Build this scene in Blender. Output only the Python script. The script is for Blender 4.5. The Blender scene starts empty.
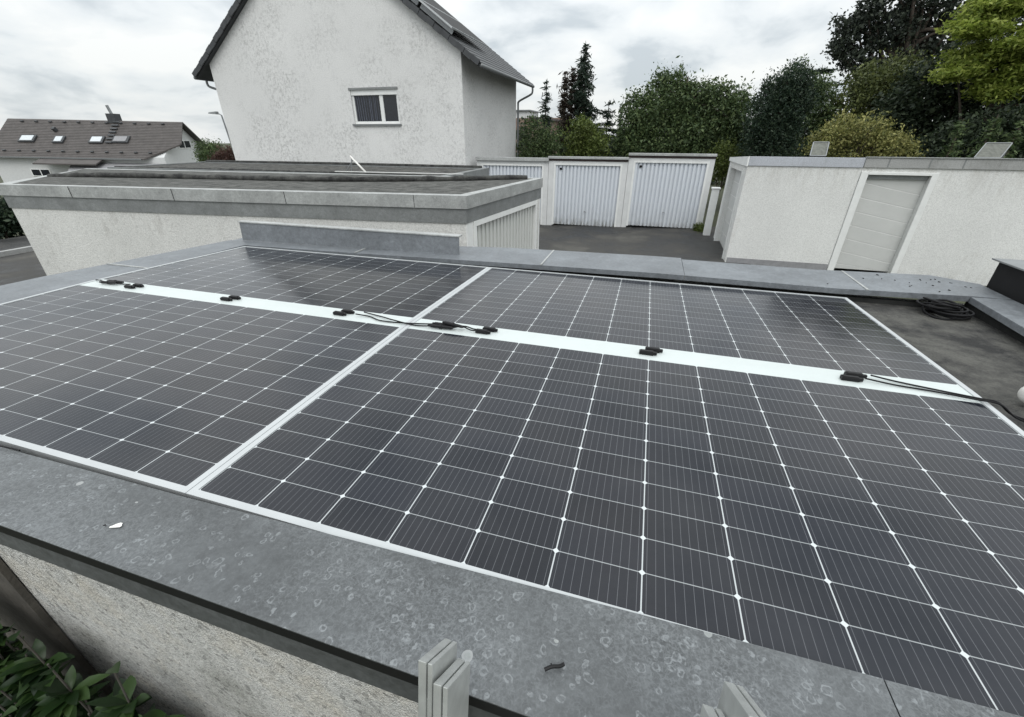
import bpy, math, random
import numpy as np
from mathutils import Vector, Matrix

scene = bpy.context.scene
COL = scene.collection
R = math.radians
rng = np.random.default_rng(11)
random.seed(5)

# ------------------------------------------------------------------ helpers
WL = {}                                   # world location of every object made here


class MB:
    """Collects boxes, prisms, bars and tubes; build() links them as one mesh object."""
    def __init__(self):
        self.v = []; self.f = []; self.uv = {}

    def quad(self, pts, uvs=None):
        n = len(self.v)
        self.v += [tuple(p) for p in pts]
        self.f.append(tuple(range(n, n + len(pts))))
        if uvs: self.uv[len(self.f) - 1] = uvs
        return self

    def hexa(self, p):
        """p: eight corners, four bottom then four top, same winding"""
        n = len(self.v); self.v += [tuple(q) for q in p]
        for a in ((3, 2, 1, 0), (4, 5, 6, 7), (0, 1, 5, 4), (1, 2, 6, 5), (2, 3, 7, 6), (3, 0, 4, 7)):
            self.f.append(tuple(n + k for k in a))
        return self

    def box(self, x0, x1, y0, y1, z0, z1):
        return self.hexa([(x0, y0, z0), (x1, y0, z0), (x1, y1, z0), (x0, y1, z0),
                          (x0, y0, z1), (x1, y0, z1), (x1, y1, z1), (x0, y1, z1)])

    def obox(self, c, ax, ay, az):
        """oriented box: centre and three half-axis vectors"""
        c, ax, ay, az = Vector(c), Vector(ax), Vector(ay), Vector(az)
        s = [(-1, -1), (1, -1), (1, 1), (-1, 1)]
        return self.hexa([c + a * ax + b * ay - az for a, b in s] + [c + a * ax + b * ay + az for a, b in s])

    def prism(self, poly, off):
        """polygon (3-D points) extruded by the vector off"""
        n = len(self.v); k = len(poly); off = Vector(off)
        self.v += [tuple(p) for p in poly] + [tuple(Vector(p) + off) for p in poly]
        self.f.append(tuple(range(n + k - 1, n - 1, -1)))
        self.f.append(tuple(range(n + k, n + 2 * k)))
        for i in range(k):
            j = (i + 1) % k
            self.f.append((n + i, n + j, n + k + j, n + k + i))
        return self

    def tube(self, pts, r, seg=8, caps=True):
        pts = [Vector(p) for p in pts]
        rr = r if isinstance(r, (list, tuple)) else [r] * len(pts)
        n = len(self.v); prev = None
        for i, p in enumerate(pts):
            t = (pts[min(i + 1, len(pts) - 1)] - pts[max(i - 1, 0)])
            t = t.normalized() if t.length > 1e-9 else Vector((0, 0, 1))
            if prev is None:
                a = t.orthogonal().normalized()
            else:
                a = prev - t * prev.dot(t)
                a = a.normalized() if a.length > 1e-6 else t.orthogonal().normalized()
            prev = a; b = t.cross(a)
            for k in range(seg):
                th = 2 * math.pi * k / seg
                self.v.append(tuple(p + (a * math.cos(th) + b * math.sin(th)) * rr[i]))
        for i in range(len(pts) - 1):
            for k in range(seg):
                k2 = (k + 1) % seg
                self.f.append((n + i * seg + k, n + i * seg + k2, n + (i + 1) * seg + k2, n + (i + 1) * seg + k))
        if caps:
            self.f.append(tuple(n + k for k in range(seg - 1, -1, -1)))
            m = n + (len(pts) - 1) * seg
            self.f.append(tuple(m + k for k in range(seg)))
        return self

    def build(self, name, mat, parent=None, loc=None, smooth=False, bevel=0.0):
        if parent is not None:
            o_w = WL[parent.name]
        else:
            o_w = Vector(loc) if loc else Vector((0, 0, 0))
        me = bpy.data.meshes.new(name)
        me.from_pydata([tuple(Vector(p) - o_w) for p in self.v], [], self.f)
        if self.uv:
            ul = me.uv_layers.new(name='UVMap')
            for fi, uvs in self.uv.items():
                for li, uv in zip(me.polygons[fi].loop_indices, uvs): ul.data[li].uv = uv
        me.materials.append(mat)
        if smooth:
            for p in me.polygons: p.use_smooth = True
        me.validate()
        return link(name, me, parent, o_w, bevel)


def link(name, me, parent, o_w, bevel=0.0):
    o = bpy.data.objects.new(name, me); COL.objects.link(o)
    if parent is not None: o.parent = parent
    else: o.location = o_w
    WL[o.name] = Vector(o_w)
    if bevel:
        b = o.modifiers.new('Bevel', 'BEVEL'); b.width = bevel; b.segments = 2; b.limit_method = 'ANGLE'
    return o


def tag(o, label, cat=None, group=None, kind=None):
    if label: o['label'] = label
    if cat: o['category'] = cat
    if group: o['group'] = group
    if kind: o['kind'] = kind
    return o


def thing(name, label, cat, loc, group=None):
    o = bpy.data.objects.new(name, None); COL.objects.link(o)
    o.location = loc; o.empty_display_size = .2; WL[o.name] = Vector(loc)
    return tag(o, label, cat, group)


def bez(pts, n=10):
    """smooth (Catmull-Rom) path through the points"""
    P = [Vector(p) for p in pts]; P = [P[0] * 2 - P[1]] + P + [P[-1] * 2 - P[-2]]
    out = []
    for i in range(1, len(P) - 2):
        for k in range(n):
            t = k / n; a, b, c, d = P[i - 1], P[i], P[i + 1], P[i + 2]
            out.append(.5 * ((2 * b) + (c - a) * t + (2 * a - 5 * b + 4 * c - d) * t * t + (3 * b - a - 3 * c + d) * t ** 3))
    out.append(P[-2]); return out


# ------------------------------------------------------------------ materials
class NT:
    def __init__(self, name):
        self.m = bpy.data.materials.new(name); self.m.use_nodes = True
        self.t = self.m.node_tree; self.n = self.t.nodes
        self.p = self.n['Principled BSDF']

    def new(self, typ, **kw):
        x = self.n.new(typ)
        for k, v in kw.items():
            if hasattr(x, k) and k not in x.inputs: setattr(x, k, v)
            else: x.inputs[k].default_value = v
        return x

    def l(self, a, b): self.t.links.new(a, b)

    def coord(self, out='Object'):
        return self.new('ShaderNodeTexCoord').outputs[out]

    def noise(self, vec, scale, detail=5, rough=.6, dist=0.0):
        x = self.new('ShaderNodeTexNoise', Scale=scale, Detail=detail, Roughness=rough, Distortion=dist)
        self.l(vec, x.inputs['Vector']); return x.outputs['Fac']

    def mapping(self, vec, scale):
        x = self.new('ShaderNodeMapping'); x.inputs['Scale'].default_value = scale
        self.l(vec, x.inputs['Vector']); return x.outputs['Vector']

    def ramp(self, fac, stops, interp='LINEAR'):
        x = self.new('ShaderNodeValToRGB'); x.color_ramp.interpolation = interp
        cr = x.color_ramp
        while len(cr.elements) < len(stops): cr.elements.new(.5)
        for e, (p, c) in zip(cr.elements, stops):
            e.position = p; e.color = (c, c, c, 1) if isinstance(c, (int, float)) else (*c, 1)
        self.l(fac, x.inputs['Fac']); return x.outputs['Color']

    def mix(self, fac, a, b, mode='MIX'):
        x = self.new('ShaderNodeMix', data_type='RGBA', blend_type=mode)
        for sock, val in ((x.inputs[0], fac), (x.inputs[6], a), (x.inputs[7], b)):
            if hasattr(val, 'is_linked') or hasattr(val, 'links'): self.l(val, sock)
            elif isinstance(val, (int, float)) and sock == x.inputs[0]: sock.default_value = val
            else: sock.default_value = (*val, 1) if not isinstance(val, (int, float)) else (val, val, val, 1)
        return x.outputs[2]

    def math(self, op, a, b=None, c=None):
        x = self.new('ShaderNodeMath', operation=op)
        for i, val in enumerate((a, b, c)):
            if val is None: continue
            if hasattr(val, 'links'): self.l(val, x.inputs[i])
            else: x.inputs[i].default_value = val
        return x.outputs[0]

    def bump(self, h, strength=.3, dist=.01):
        x = self.new('ShaderNodeBump', Strength=strength, Distance=dist)
        self.l(h, x.inputs['Height']); self.l(x.outputs['Normal'], self.p.inputs['Normal'])

    def col(self, c):
        if hasattr(c, 'links'): self.l(c, self.p.inputs['Base Color'])
        else: self.p.inputs['Base Color'].default_value = (*c, 1)

    def rough(self, r):
        if hasattr(r, 'links'): self.l(r, self.p.inputs['Roughness'])
        else: self.p.inputs['Roughness'].default_value = r


def m_plain(name, c, rough=.6, metal=0.0, var=.12, scale=8, bump=.0, bscale=80, spec=.5):
    t = NT(name); v = t.coord(); t.p.inputs['Specular IOR Level'].default_value = spec
    n = t.noise(v, scale, 6, .65)
    lo = tuple(x * (1 - var) for x in c); hi = tuple(min(1, x * (1 + var)) for x in c)
    t.col(t.ramp(n, [(.3, lo), (.7, hi)])); t.rough(rough); t.p.inputs['Metallic'].default_value = metal
    if bump: t.bump(t.noise(v, bscale, 3), bump, .005)
    return t.m


def m_roughcast(name, base, stain, cover=(.52, .68), sc=1.6, grain=90, bump=.6, drip=True, top=None):
    """render / plaster with soft dark weathering of its own shape and a granular surface"""
    t = NT(name); v = t.coord()
    big = t.noise(v, sc, 9, .72)
    vs = t.mapping(v, (3.2, 3.2, .45)) if drip else v
    streak = t.noise(vs, sc * 1.4, 7, .7)
    k = t.math('ADD', t.math('MULTIPLY', big, .6), t.math('MULTIPLY', streak, .4))
    f = t.ramp(k, [(cover[0], 0.0), (cover[1], 1.0)])
    if top:                                     # run-off dirt in a ragged band below the roof edge, splash dirt at the foot
        s_ = t.new('ShaderNodeSeparateXYZ'); t.l(v, s_.inputs[0])
        up_ = t.ramp(t.math('DIVIDE', s_.outputs[2], top), [(.0, .8), (.10, .0), (.70, .0), (.99, 1.0)])
        rag = t.ramp(t.noise(t.mapping(v, (5, 5, .8)), 1.6, 7, .75), [(.46, 0.0), (.66, 1.0)])
        f = t.math('MAXIMUM', f, t.math('MULTIPLY', t.math('MULTIPLY', up_, rag), .75))
    fine = t.noise(v, grain, 3, .7)
    sp = t.ramp(fine, [(.35, .78), (.6, 1.06)])
    c = t.mix(f, base, stain)
    c = t.mix(1.0, c, sp, 'MULTIPLY')
    tint = t.ramp(t.noise(v, sc * .4, 4, .6), [(.3, .9), (.7, 1.04)])
    t.col(t.mix(1.0, c, tint, 'MULTIPLY')); t.rough(.92)
    t.bump(fine, bump, .012)
    return t.m


def m_pebble(name, base):
    """pebbledash: grains a few millimetres wide, some pale, some dark, with broad weathering"""
    t = NT(name); v = t.coord()
    vo = t.new('ShaderNodeTexVoronoi', Scale=240.0); t.l(v, vo.inputs['Vector'])
    sep = t.new('ShaderNodeSeparateColor'); t.l(vo.outputs['Color'], sep.inputs[0])
    g = t.ramp(sep.outputs[0], [(0.0, .5), (.16, .8), (.6, 1.0), (1.0, 1.22)])
    vo2 = t.new('ShaderNodeTexVoronoi', Scale=75.0); t.l(v, vo2.inputs['Vector'])
    sep2 = t.new('ShaderNodeSeparateColor'); t.l(vo2.outputs['Color'], sep2.inputs[0])
    g2 = t.ramp(sep2.outputs[1], [(0.0, .55), (.12, .92), (1.0, 1.05)])
    c = t.mix(1.0, base, g, 'MULTIPLY'); c = t.mix(1.0, c, g2, 'MULTIPLY')
    k = t.ramp(t.noise(v, 2.6, 7, .7), [(.34, (.66, .66, .64)), (.5, (1, 1, 1)), (.68, (1.0, .94, .85))])
    t.col(t.mix(1.0, c, k, 'MULTIPLY')); t.rough(.95)
    t.bump(vo.outputs['Distance'], .9, .006)
    return t.m


def m_flecked(name, base, stain, sc=.55, grain=15.0):
    """old white render: soft zones of fine dark flecks, faint horizontal trowel marks"""
    t = NT(name); v = t.coord()
    zone = t.ramp(t.noise(v, sc, 6, .62), [(.40, 0.06), (.62, 1.0)])
    fl = t.ramp(t.noise(t.mapping(v, (1.0, 1.0, .8)), grain, 7, .74), [(.47, 0.0), (.64, 1.0)])
    hz = t.ramp(t.noise(t.mapping(v, (.5, .5, 5.0)), 2.4, 6, .7), [(.50, 0.0), (.72, 1.0)])
    f = t.math('MULTIPLY', zone, t.math('ADD', t.math('MULTIPLY', fl, .62), t.math('MULTIPLY', hz, .15)))
    c = t.mix(f, base, stain)
    c = t.mix(1.0, c, t.ramp(t.noise(v, 30, 4, .7), [(.35, .86), (.62, 1.05)]), 'MULTIPLY')
    c = t.mix(1.0, c, t.ramp(t.noise(v, .3, 4, .6), [(.3, .92), (.7, 1.03)]), 'MULTIPLY')
    t.col(c); t.rough(.92); t.bump(t.noise(v, 24, 4, .7), .55, .014)
    return t.m


def m_zinc(name, base, rings=False, rough=.5):
    t = NT(name); v = t.coord()
    n1 = t.noise(v, 3.0, 7, .7); n2 = t.noise(v, 26, 6, .75)
    k = t.math('ADD', t.math('MULTIPLY', n1, .55), t.math('MULTIPLY', n2, .45))
    lo = tuple(x * .62 for x in base); hi = tuple(x * 1.5 for x in base)
    n3 = t.noise(v, 55, 5, .75); k = t.math('ADD', t.math('MULTIPLY', k, .7), t.math('MULTIPLY', n3, .3))
    c = t.ramp(k, [(.36, lo), (.5, base), (.64, hi)])
    if rings:
        warp = t.new('ShaderNodeTexNoise', Scale=40.0, Detail=3.0)
        t.l(v, warp.inputs['Vector'])
        vv = t.new('ShaderNodeVectorMath', operation='MULTIPLY_ADD')
        t.l(warp.outputs['Color'], vv.inputs[0]); vv.inputs[1].default_value = (.022, .022, .022)
        t.l(v, vv.inputs[2])
        light = tuple(min(1, x * 2.15) for x in base)
        mid = tuple(min(1, x * 1.7) for x in base); pale = tuple(min(1, x * 2.7) for x in base)
        zone = t.ramp(t.noise(v, 2.6, 5, .6), [(.38, .12), (.60, 1.0)])
        broke = t.ramp(t.noise(v, 130, 3, .6), [(.38, .15), (.56, 1.0)])
        for sc, wd, amt in ((125, .16, .50), (75, .11, .55), (40, .06, .40)):
            vo = t.new('ShaderNodeTexVoronoi', feature='DISTANCE_TO_EDGE', Scale=float(sc)); t.l(vv.outputs[0], vo.inputs['Vector'])
            ln = t.ramp(vo.outputs['Distance'], [(0.0, 1.0), (wd, 0.0)])
            c = t.mix(t.math('MULTIPLY', t.math('MULTIPLY', ln, amt), t.math('MULTIPLY', zone, broke)), c, light)
        for sc, r0, r1, thr, colr, amt in ((95, .28, .46, .45, mid, .8), (60, .24, .36, .5, mid, .85), (32, .19, .27, .72, pale, .68), (46, .22, .36, .66, pale, .6), (19, .14, .19, .80, pale, .7), (11, .0, .12, .74, light, .4), (7, .0, .10, .70, mid, .4)):
            vo = t.new('ShaderNodeTexVoronoi', Scale=float(sc)); t.l(vv.outputs[0], vo.inputs['Vector'])
            d = vo.outputs['Distance']
            band = t.math('MULTIPLY', t.math('GREATER_THAN', d, r0), t.math('LESS_THAN', d, r1))
            sep = t.new('ShaderNodeSeparateColor'); t.l(vo.outputs['Color'], sep.inputs[0])
            f = t.math('MULTIPLY', t.math('MULTIPLY', band, t.math('GREATER_THAN', sep.outputs[0], thr)), t.math('MULTIPLY', t.math('MULTIPLY', broke, zone if sc > 50 else 1.0), amt))
            c = t.mix(f, c, colr)
        c = t.mix(1.0, c, t.ramp(t.noise(v, 1.7, 5, .65), [(.34, .78), (.66, 1.18)]), 'MULTIPLY')
        # sparse pale round lichen spots
        vo = t.new('ShaderNodeTexVoronoi', Scale=11.0); t.l(v, vo.inputs['Vector'])
        sep = t.new('ShaderNodeSeparateColor'); t.l(vo.outputs['Color'], sep.inputs[0])
        d = t.math('ADD', vo.outputs['Distance'], t.math('MULTIPLY', t.noise(v, 60, 2), .06))
        f = t.math('MULTIPLY', t.math('LESS_THAN', d, .125), t.math('GREATER_THAN', sep.outputs[1], .62))
        c = t.mix(t.math('MULTIPLY', f, .5), c, (.40, .42, .41))
        f2 = t.math('MULTIPLY', t.math('MULTIPLY', t.math('LESS_THAN', d, .16), t.math('GREATER_THAN', d, .125)), t.math('GREATER_THAN', sep.outputs[1], .8))
        c = t.mix(t.math('MULTIPLY', f2, .7), c, (.36, .37, .37))
    t.col(c); t.rough(t.ramp(n2, [(.3, rough - .1), (.7, rough + .15)]))
    t.p.inputs['Metallic'].default_value = .25
    t.bump(n2, .15, .004)
    return t.m


def m_leaf(name, c1, c2, c3=None, transl=.25, rough=.55):
    t = NT(name)
    g = t.new('ShaderNodeNewGeometry')
    stops = [(0.0, c1), (.55, c2), (1.0, c3 or tuple(x * 1.35 for x in c2))]
    c = t.ramp(g.outputs['Random Per Island'], stops)
    v = t.coord()
    c = t.mix(1.0, c, t.ramp(t.noise(v, .9, 3), [(.3, .72), (.7, 1.25)]), 'MULTIPLY')
    t.col(c); t.rough(rough); t.p.inputs['Specular IOR Level'].default_value = .3
    tr = t.new('ShaderNodeBsdfTranslucent'); t.l(c, tr.inputs['Color'])
    ms = t.new('ShaderNodeMixShader', Fac=transl)
    t.l(t.p.outputs[0], ms.inputs[1]); t.l(tr.outputs[0], ms.inputs[2])
    t.l(ms.outputs[0], t.n['Material Output'].inputs['Surface'])
    return t.m


def m_cells(name):
    """back face of a glass module: dark cells, white joints, chamfered corners, fine wires"""
    t = NT(name); uv = t.coord('UV')
    s = t.new('ShaderNodeSeparateXYZ'); t.l(uv, s.inputs[0]); u, w = s.outputs[0], s.outputs[1]
    B = .4928
    du = t.math('ABSOLUTE', t.math('SUBTRACT', t.math('FRACT', t.math('ADD', u, .5)), .5))
    dv = t.math('MULTIPLY', t.math('ABSOLUTE', t.math('SUBTRACT', t.math('FRACT', t.math('ADD', w, .5)), .5)), B)
    lu = t.math('MULTIPLY', t.math('LESS_THAN', du, .0078), .80); lv = t.math('MULTIPLY', t.math('LESS_THAN', dv, .0056), .52)
    ch = t.math('LESS_THAN', t.math('ADD', du, dv), .040)
    line = t.math('MAXIMUM', t.math('MAXIMUM', lu, lv), ch)
    bb = t.math('ABSOLUTE', t.math('SUBTRACT', t.math('FRACT', t.math('ADD', t.math('MULTIPLY', u, 10.0), 0.0)), .5))
    wire = t.math('MULTIPLY', t.math('LESS_THAN', bb, .026), .40)
    cm = t.new('ShaderNodeCombineXYZ'); t.l(t.math('FLOOR', u), cm.inputs[0]); t.l(t.math('FLOOR', w), cm.inputs[1])
    wn = t.new('ShaderNodeTexWhiteNoise', noise_dimensions='3D'); t.l(cm.outputs[0], wn.inputs['Vector'])
    cell = t.ramp(wn.outputs['Value'], [(0, (.0085, .010, .0145)), (1, (.015, .017, .0235))])
    cell = t.mix(wire, cell, (.24, .25, .27))
    c = t.mix(line, cell, (.54, .57, .58))
    ob = t.coord(); dust = t.ramp(t.noise(ob, 2.2, 7, .7), [(.40, 0.0), (.75, .07)])
    c = t.mix(dust, c, (.22, .22, .22))
    t.col(c)
    t.rough(t.ramp(t.noise(ob, 5, 5, .7), [(.3, .09), (.7, .18)]))
    t.p.inputs['IOR'].default_value = 1.36
    return t.m


M = {}
M['wall_near'] = m_pebble('near_pebbledash', (.60, .598, .575))
M['wall_house'] = m_flecked('house_render', (.70, .702, .695), (.26, .26, .255))
M['wall_long'] = m_roughcast('garage_roughcast', (.64, .64, .62), (.42, .41, .39), (.54, .72), 2.0, 45, .8)
M['wall_white'] = m_roughcast('white_render', (.71, .715, .70), (.52, .51, .48), (.57, .76), 1.3, 70, .3, True, 2.38)
M['wall_far'] = m_plain('far_garage_paint', (.60, .61, .61), .7, var=.1, scale=3, bump=.2)
M['white_frame'] = m_plain('white_painted_frame', (.72, .73, .72), .55, var=.06, scale=5)
M['zinc_near'] = m_zinc('weathered_zinc_near', (.090, .096, .100), True, .55)
M['zinc'] = m_zinc('weathered_zinc', (.165, .178, .192), False, .5)
M['zinc_pale'] = m_zinc('pale_fascia_metal', (.35, .36, .355), False, .55)
M['zinc_mid'] = m_zinc('grey_fascia_metal', (.21, .22, .22), False, .55)
M['zinc_fascia'] = m_zinc('dark_fascia_zinc', (.085, .09, .09), False, .6)  # the near fascia's own dark grey
M['concrete'] = m_roughcast('concrete_band', (.36, .365, .36), (.22, .22, .21), (.5, .7), 2.5, 60, .3)
M['concrete_pale'] = m_roughcast('pale_concrete_band', (.44, .46, .50), (.32, .33, .34), (.52, .72), 2.0, 60, .25)
M['plinth'] = m_plain('grey_plinth', (.25, .25, .26), .85, var=.15)
M['felt'] = m_roughcast('roof_felt', (.118, .116, .105), (.026, .026, .026), (.42, .57), 4.2, 120, 1.0, drip=False)
M['felt_moss'] = m_roughcast('mossy_roof_felt', (.118, .118, .110), (.040, .041, .038), (.42, .57), 4.5, 40, 1.0, drip=False)
M['felt_kerb'] = m_roughcast('weathered_kerb_felt', (.085, .086, .080), (.018, .018, .018), (.40, .56), 5.0, 60, 1.0, drip=False)
M['shade_crumb_black'] = m_plain('shade_and_crumb_black', (.026, .027, .026), .9, var=.4, scale=6, bump=.4, spec=.15)  # near-black for the painted shade strips and the dark moss crumbs
M['frame_alu'] = m_plain('silver_panel_frame', (.46, .48, .49), .45, .15, var=.05)
M['strip'] = m_plain('white_backsheet', (.52, .565, .558), .4, var=.03)
M['cells'] = m_cells('solar_cells')
M['black'] = m_plain('black_plastic', (.009, .009, .010), .5, var=.2, spec=.25)
M['cable'] = m_plain('black_cable_jacket', (.009, .009, .010), .6, var=.2, spec=.2)
M['alu'] = m_plain('ladder_aluminium', (.50, .515, .50), .42, .45, var=.16, scale=18, bump=.1)
M['dark_metal'] = m_plain('dark_painted_metal', (.010, .010, .011), .6, var=.25, spec=.2)
M['lid'] = m_plain('grey_metal_lid', (.22, .23, .235), .5, .3)
M['pvc'] = m_plain('white_pvc', (.70, .69, .66), .4, var=.05)
M['wood'] = m_plain('weathered_wood', (.075, .068, .058), .9, var=.35, scale=12, bump=.6)
M['tile_dark'] = m_plain('anthracite_roof_tiles', (.045, .048, .052), .6, var=.3, scale=4, bump=.3, bscale=30)
M['tile_brown'] = m_plain('brown_roof_tiles', (.080, .072, .069), .75, var=.22, scale=2.2, bump=.3, bscale=12)
M['gutter'] = m_plain('grey_gutter', (.20, .21, .215), .5, .4)
M['glass_dark'] = m_plain('dark_window_glass', (.010, .013, .019), .06, var=.2)
M['curtain'] = m_plain('net_curtain', (.10, .11, .14), .9, var=.1)
M['glass_sky'] = m_plain('roof_window_glass', (.55, .58, .6), .1, var=.1)
M['rack_back'] = m_plain('grey_panel_back', (.13, .135, .12), .7, var=.3, scale=14, spec=.2)
M['groove'] = m_plain('groove_highlight_paint', (.70, .70, .69), .6, var=.04)
M['brick'] = m_plain('distant_brown_brick', (.20, .145, .115), .9, var=.2)
M['bark'] = m_plain('bark', (.06, .048, .038), .95, var=.35, scale=9, bump=.6, bscale=20)
M['brownband'] = m_plain('brown_fascia', (.055, .04, .038), .8, var=.2)
M['white_wall_far'] = m_plain('distant_white_render', (.58, .59, .59), .9, var=.06)


def m_door(name, base, dirt):
    t = NT(name); v = t.coord()
    s = t.new('ShaderNodeSeparateXYZ'); t.l(v, s.inputs[0])
    h = t.ramp(s.outputs[2], [(0.02, 1.0), (.28, .25), (.9, 0.0)])
    k = t.noise(t.mapping(v, (9, 9, 1.2)), 2.2, 7, .75)
    f = t.math('MULTIPLY', h, t.ramp(k, [(.42, 0.0), (.58, 1.0)]))
    f2 = t.math('MULTIPLY', t.ramp(t.noise(t.mapping(v, (6, 6, .6)), 1.5, 6, .7), [(.5, 0.0), (.72, 1.0)]), .10)
    c = t.mix(t.math('MAXIMUM', f, f2), base, dirt)
    t.col(c); t.rough(.6); t.p.inputs['Specular IOR Level'].default_value = .3
    return t.m


M['door_rib'] = m_door('ribbed_door_paint', (.60, .635, .68), (.16, .155, .13))
M['door_cream'] = m_door('cream_door_paint', (.56, .57, .55), (.20, .19, .16))
M['door_grey'] = m_plain('grey_sectional_door', (.52, .528, .515), .5, var=.05, scale=2)

L_ = {}
L_['laurel'] = m_leaf('laurel_leaves', (.006, .015, .005), (.016, .037, .010), (.050, .092, .026), .14, .38)
L_['mixed'] = m_leaf('mixed_green_leaves', (.038, .064, .026), (.072, .110, .044), (.13, .17, .068))
L_['dark'] = m_leaf('dark_evergreen_leaves', (.014, .028, .018), (.026, .046, .028), (.045, .068, .036))
L_['spruce'] = m_leaf('spruce_needles', (.014, .026, .018), (.024, .040, .028), (.036, .056, .036))
L_['brown'] = m_leaf('brownish_needles', (.040, .030, .024), (.058, .046, .036), (.065, .060, .042))
L_['oak'] = m_leaf('dark_oak_leaves', (.018, .025, .020), (.032, .042, .031), (.055, .068, .046), .2)
L_['bright'] = m_leaf('bright_yellow_green_leaves', (.115, .165, .026), (.215, .275, .045), (.36, .41, .10), .45)
L_['yellow'] = m_leaf('yellow_variegated_leaves', (.085, .10, .030), (.20, .205, .065), (.40, .38, .15), .3)
L_['olive'] = m_leaf('olive_green_leaves', (.045, .060, .020), (.080, .100, .032), (.13, .15, .048))
L_['yellowgreen'] = m_leaf('yellow_green_leaves', (.055, .080, .018), (.085, .115, .026), (.13, .16, .04))
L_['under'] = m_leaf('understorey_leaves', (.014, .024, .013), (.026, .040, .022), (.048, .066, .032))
L_['red'] = m_leaf('red_brown_leaves', (.045, .022, .018), (.070, .034, .026), (.085, .05, .035))

# ------------------------------------------------------------------ camera
CAM = Vector((1.01190638, -0.54340399, 3.0))
yaw, pit, rol = R(-16.66514), R(27.76929), R(.1162)
Fv = Vector((math.sin(yaw) * math.cos(pit), math.cos(yaw) * math.cos(pit), -math.sin(pit)))
R0 = Vector((math.cos(yaw), -math.sin(yaw), 0)); U0 = R0.cross(Fv)
Rv = R0 * math.cos(rol) + U0 * math.sin(rol); Uv = -R0 * math.sin(rol) + U0 * math.cos(rol)
cd = bpy.data.cameras.new('camera'); cam = bpy.data.objects.new('camera', cd); COL.objects.link(cam)
cd.sensor_width = 36; cd.lens = 422.366 / 1024 * 36; cd.clip_start = .02; cd.clip_end = 1500
mw = Matrix((Rv, Uv, -Fv)).transposed().to_4x4(); mw.translation = CAM
cam.matrix_world = mw
scene.camera = cam

# ------------------------------------------------------------------ sky and sun
w = bpy.data.worlds.new('World'); scene.world = w; w.use_nodes = True
nt = w.node_tree; nt.nodes.clear()
def wn(t, **k):
    x = nt.nodes.new(t)
    for a, b in k.items():
        if a in x.inputs: x.inputs[a].default_value = b
        else: setattr(x, a, b)
    return x
out = wn('ShaderNodeOutputWorld')
SUN_EL, SUN_AZ = R(50), R(165)
sky = wn('ShaderNodeTexSky', sky_type='NISHITA', sun_disc=False, sun_elevation=SUN_EL, sun_rotation=SUN_AZ)
b1 = wn('ShaderNodeBackground', Strength=.12); nt.links.new(sky.outputs[0], b1.inputs[0])
tc = wn('ShaderNodeTexCoord'); sp = wn('ShaderNodeSeparateXYZ'); nt.links.new(tc.outputs['Generated'], sp.inputs[0])
def wm(op, a, b=None):
    x = wn('ShaderNodeMath', operation=op)
    for i, v in enumerate((a, b)):
        if v is None: continue
        if hasattr(v, 'links'): nt.links.new(v, x.inputs[i])
        else: x.inputs[i].default_value = v
    return x.outputs[0]
zz = wm('ADD', wm('MAXIMUM', sp.outputs[2], 0.0), .30)
cb = wn('ShaderNodeCombineXYZ'); nt.links.new(wm('DIVIDE', sp.outputs[0], zz), cb.inputs[0]); nt.links.new(wm('DIVIDE', sp.outputs[1], zz), cb.inputs[1])
n1 = wn('ShaderNodeTexNoise', Scale=2.3, Detail=8.0, Roughness=.5, Distortion=.25); nt.links.new(cb.outputs[0], n1.inputs['Vector'])
cr = wn('ShaderNodeValToRGB'); nt.links.new(n1.outputs['Fac'], cr.inputs[0])
e = cr.color_ramp.elements
e[0].position = .36; e[0].color = (.60, .655, .69, 1)
e[1].position = .60; e[1].color = (.97, .985, .97, 1)
m_ = e.new(.47); m_.color = (.83, .87, .885, 1)
# overcast sky grows brighter towards the zenith
zen = wm('ADD', .95, wm('MULTIPLY', wm('POWER', wm('MAXIMUM', sp.outputs[2], 0.0), 1.3), 1.45))
b2 = wn('ShaderNodeBackground'); nt.links.new(cr.outputs[0], b2.inputs[0]); nt.links.new(zen, b2.inputs[1])
mx = wn('ShaderNodeMixShader'); mx.inputs[0].default_value = .93
nt.links.new(b1.outputs[0], mx.inputs[1]); nt.links.new(b2.outputs[0], mx.inputs[2]); nt.links.new(mx.outputs[0], out.inputs[0])

ld = bpy.data.lights.new('sun', 'SUN'); ld.energy = 1.0; ld.angle = R(30); ld.color = (1, .97, .92)
sun = bpy.data.objects.new('sun', ld); COL.objects.link(sun)
sd = Vector((math.sin(SUN_AZ) * math.cos(SUN_EL), math.cos(SUN_AZ) * math.cos(SUN_EL), math.sin(SUN_EL)))
sun.rotation_euler = sd.to_track_quat('Z', 'Y').to_euler(); sun.location = (0, -5, 30)
vs = scene.view_settings
vs.view_transform = 'Standard'; vs.look = 'None'; vs.exposure = 0.0; vs.gamma = 1; vs.use_curve_mapping = False

# ------------------------------------------------------------------ ground, roads
def smooth(a, b, x):
    t = min(1, max(0, (x - a) / (b - a))); return t * t * (3 - 2 * t)

def gz(x, y):
    return -.12 - 3.6 * smooth(-19, -34, x) - .0 * y

def grid(xs, ys, fz, name, mat, label=None):
    mb = MB(); nx, ny = len(xs), len(ys)
    for y in ys:
        for x in xs: mb.v.append((x, y, fz(x, y)))
    for j in range(ny - 1):
        for i in range(nx - 1):
            a = j * nx + i; mb.f.append((a, a + 1, a + nx + 1, a + nx))
    return mb.build(name, mat, smooth=True)

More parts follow.
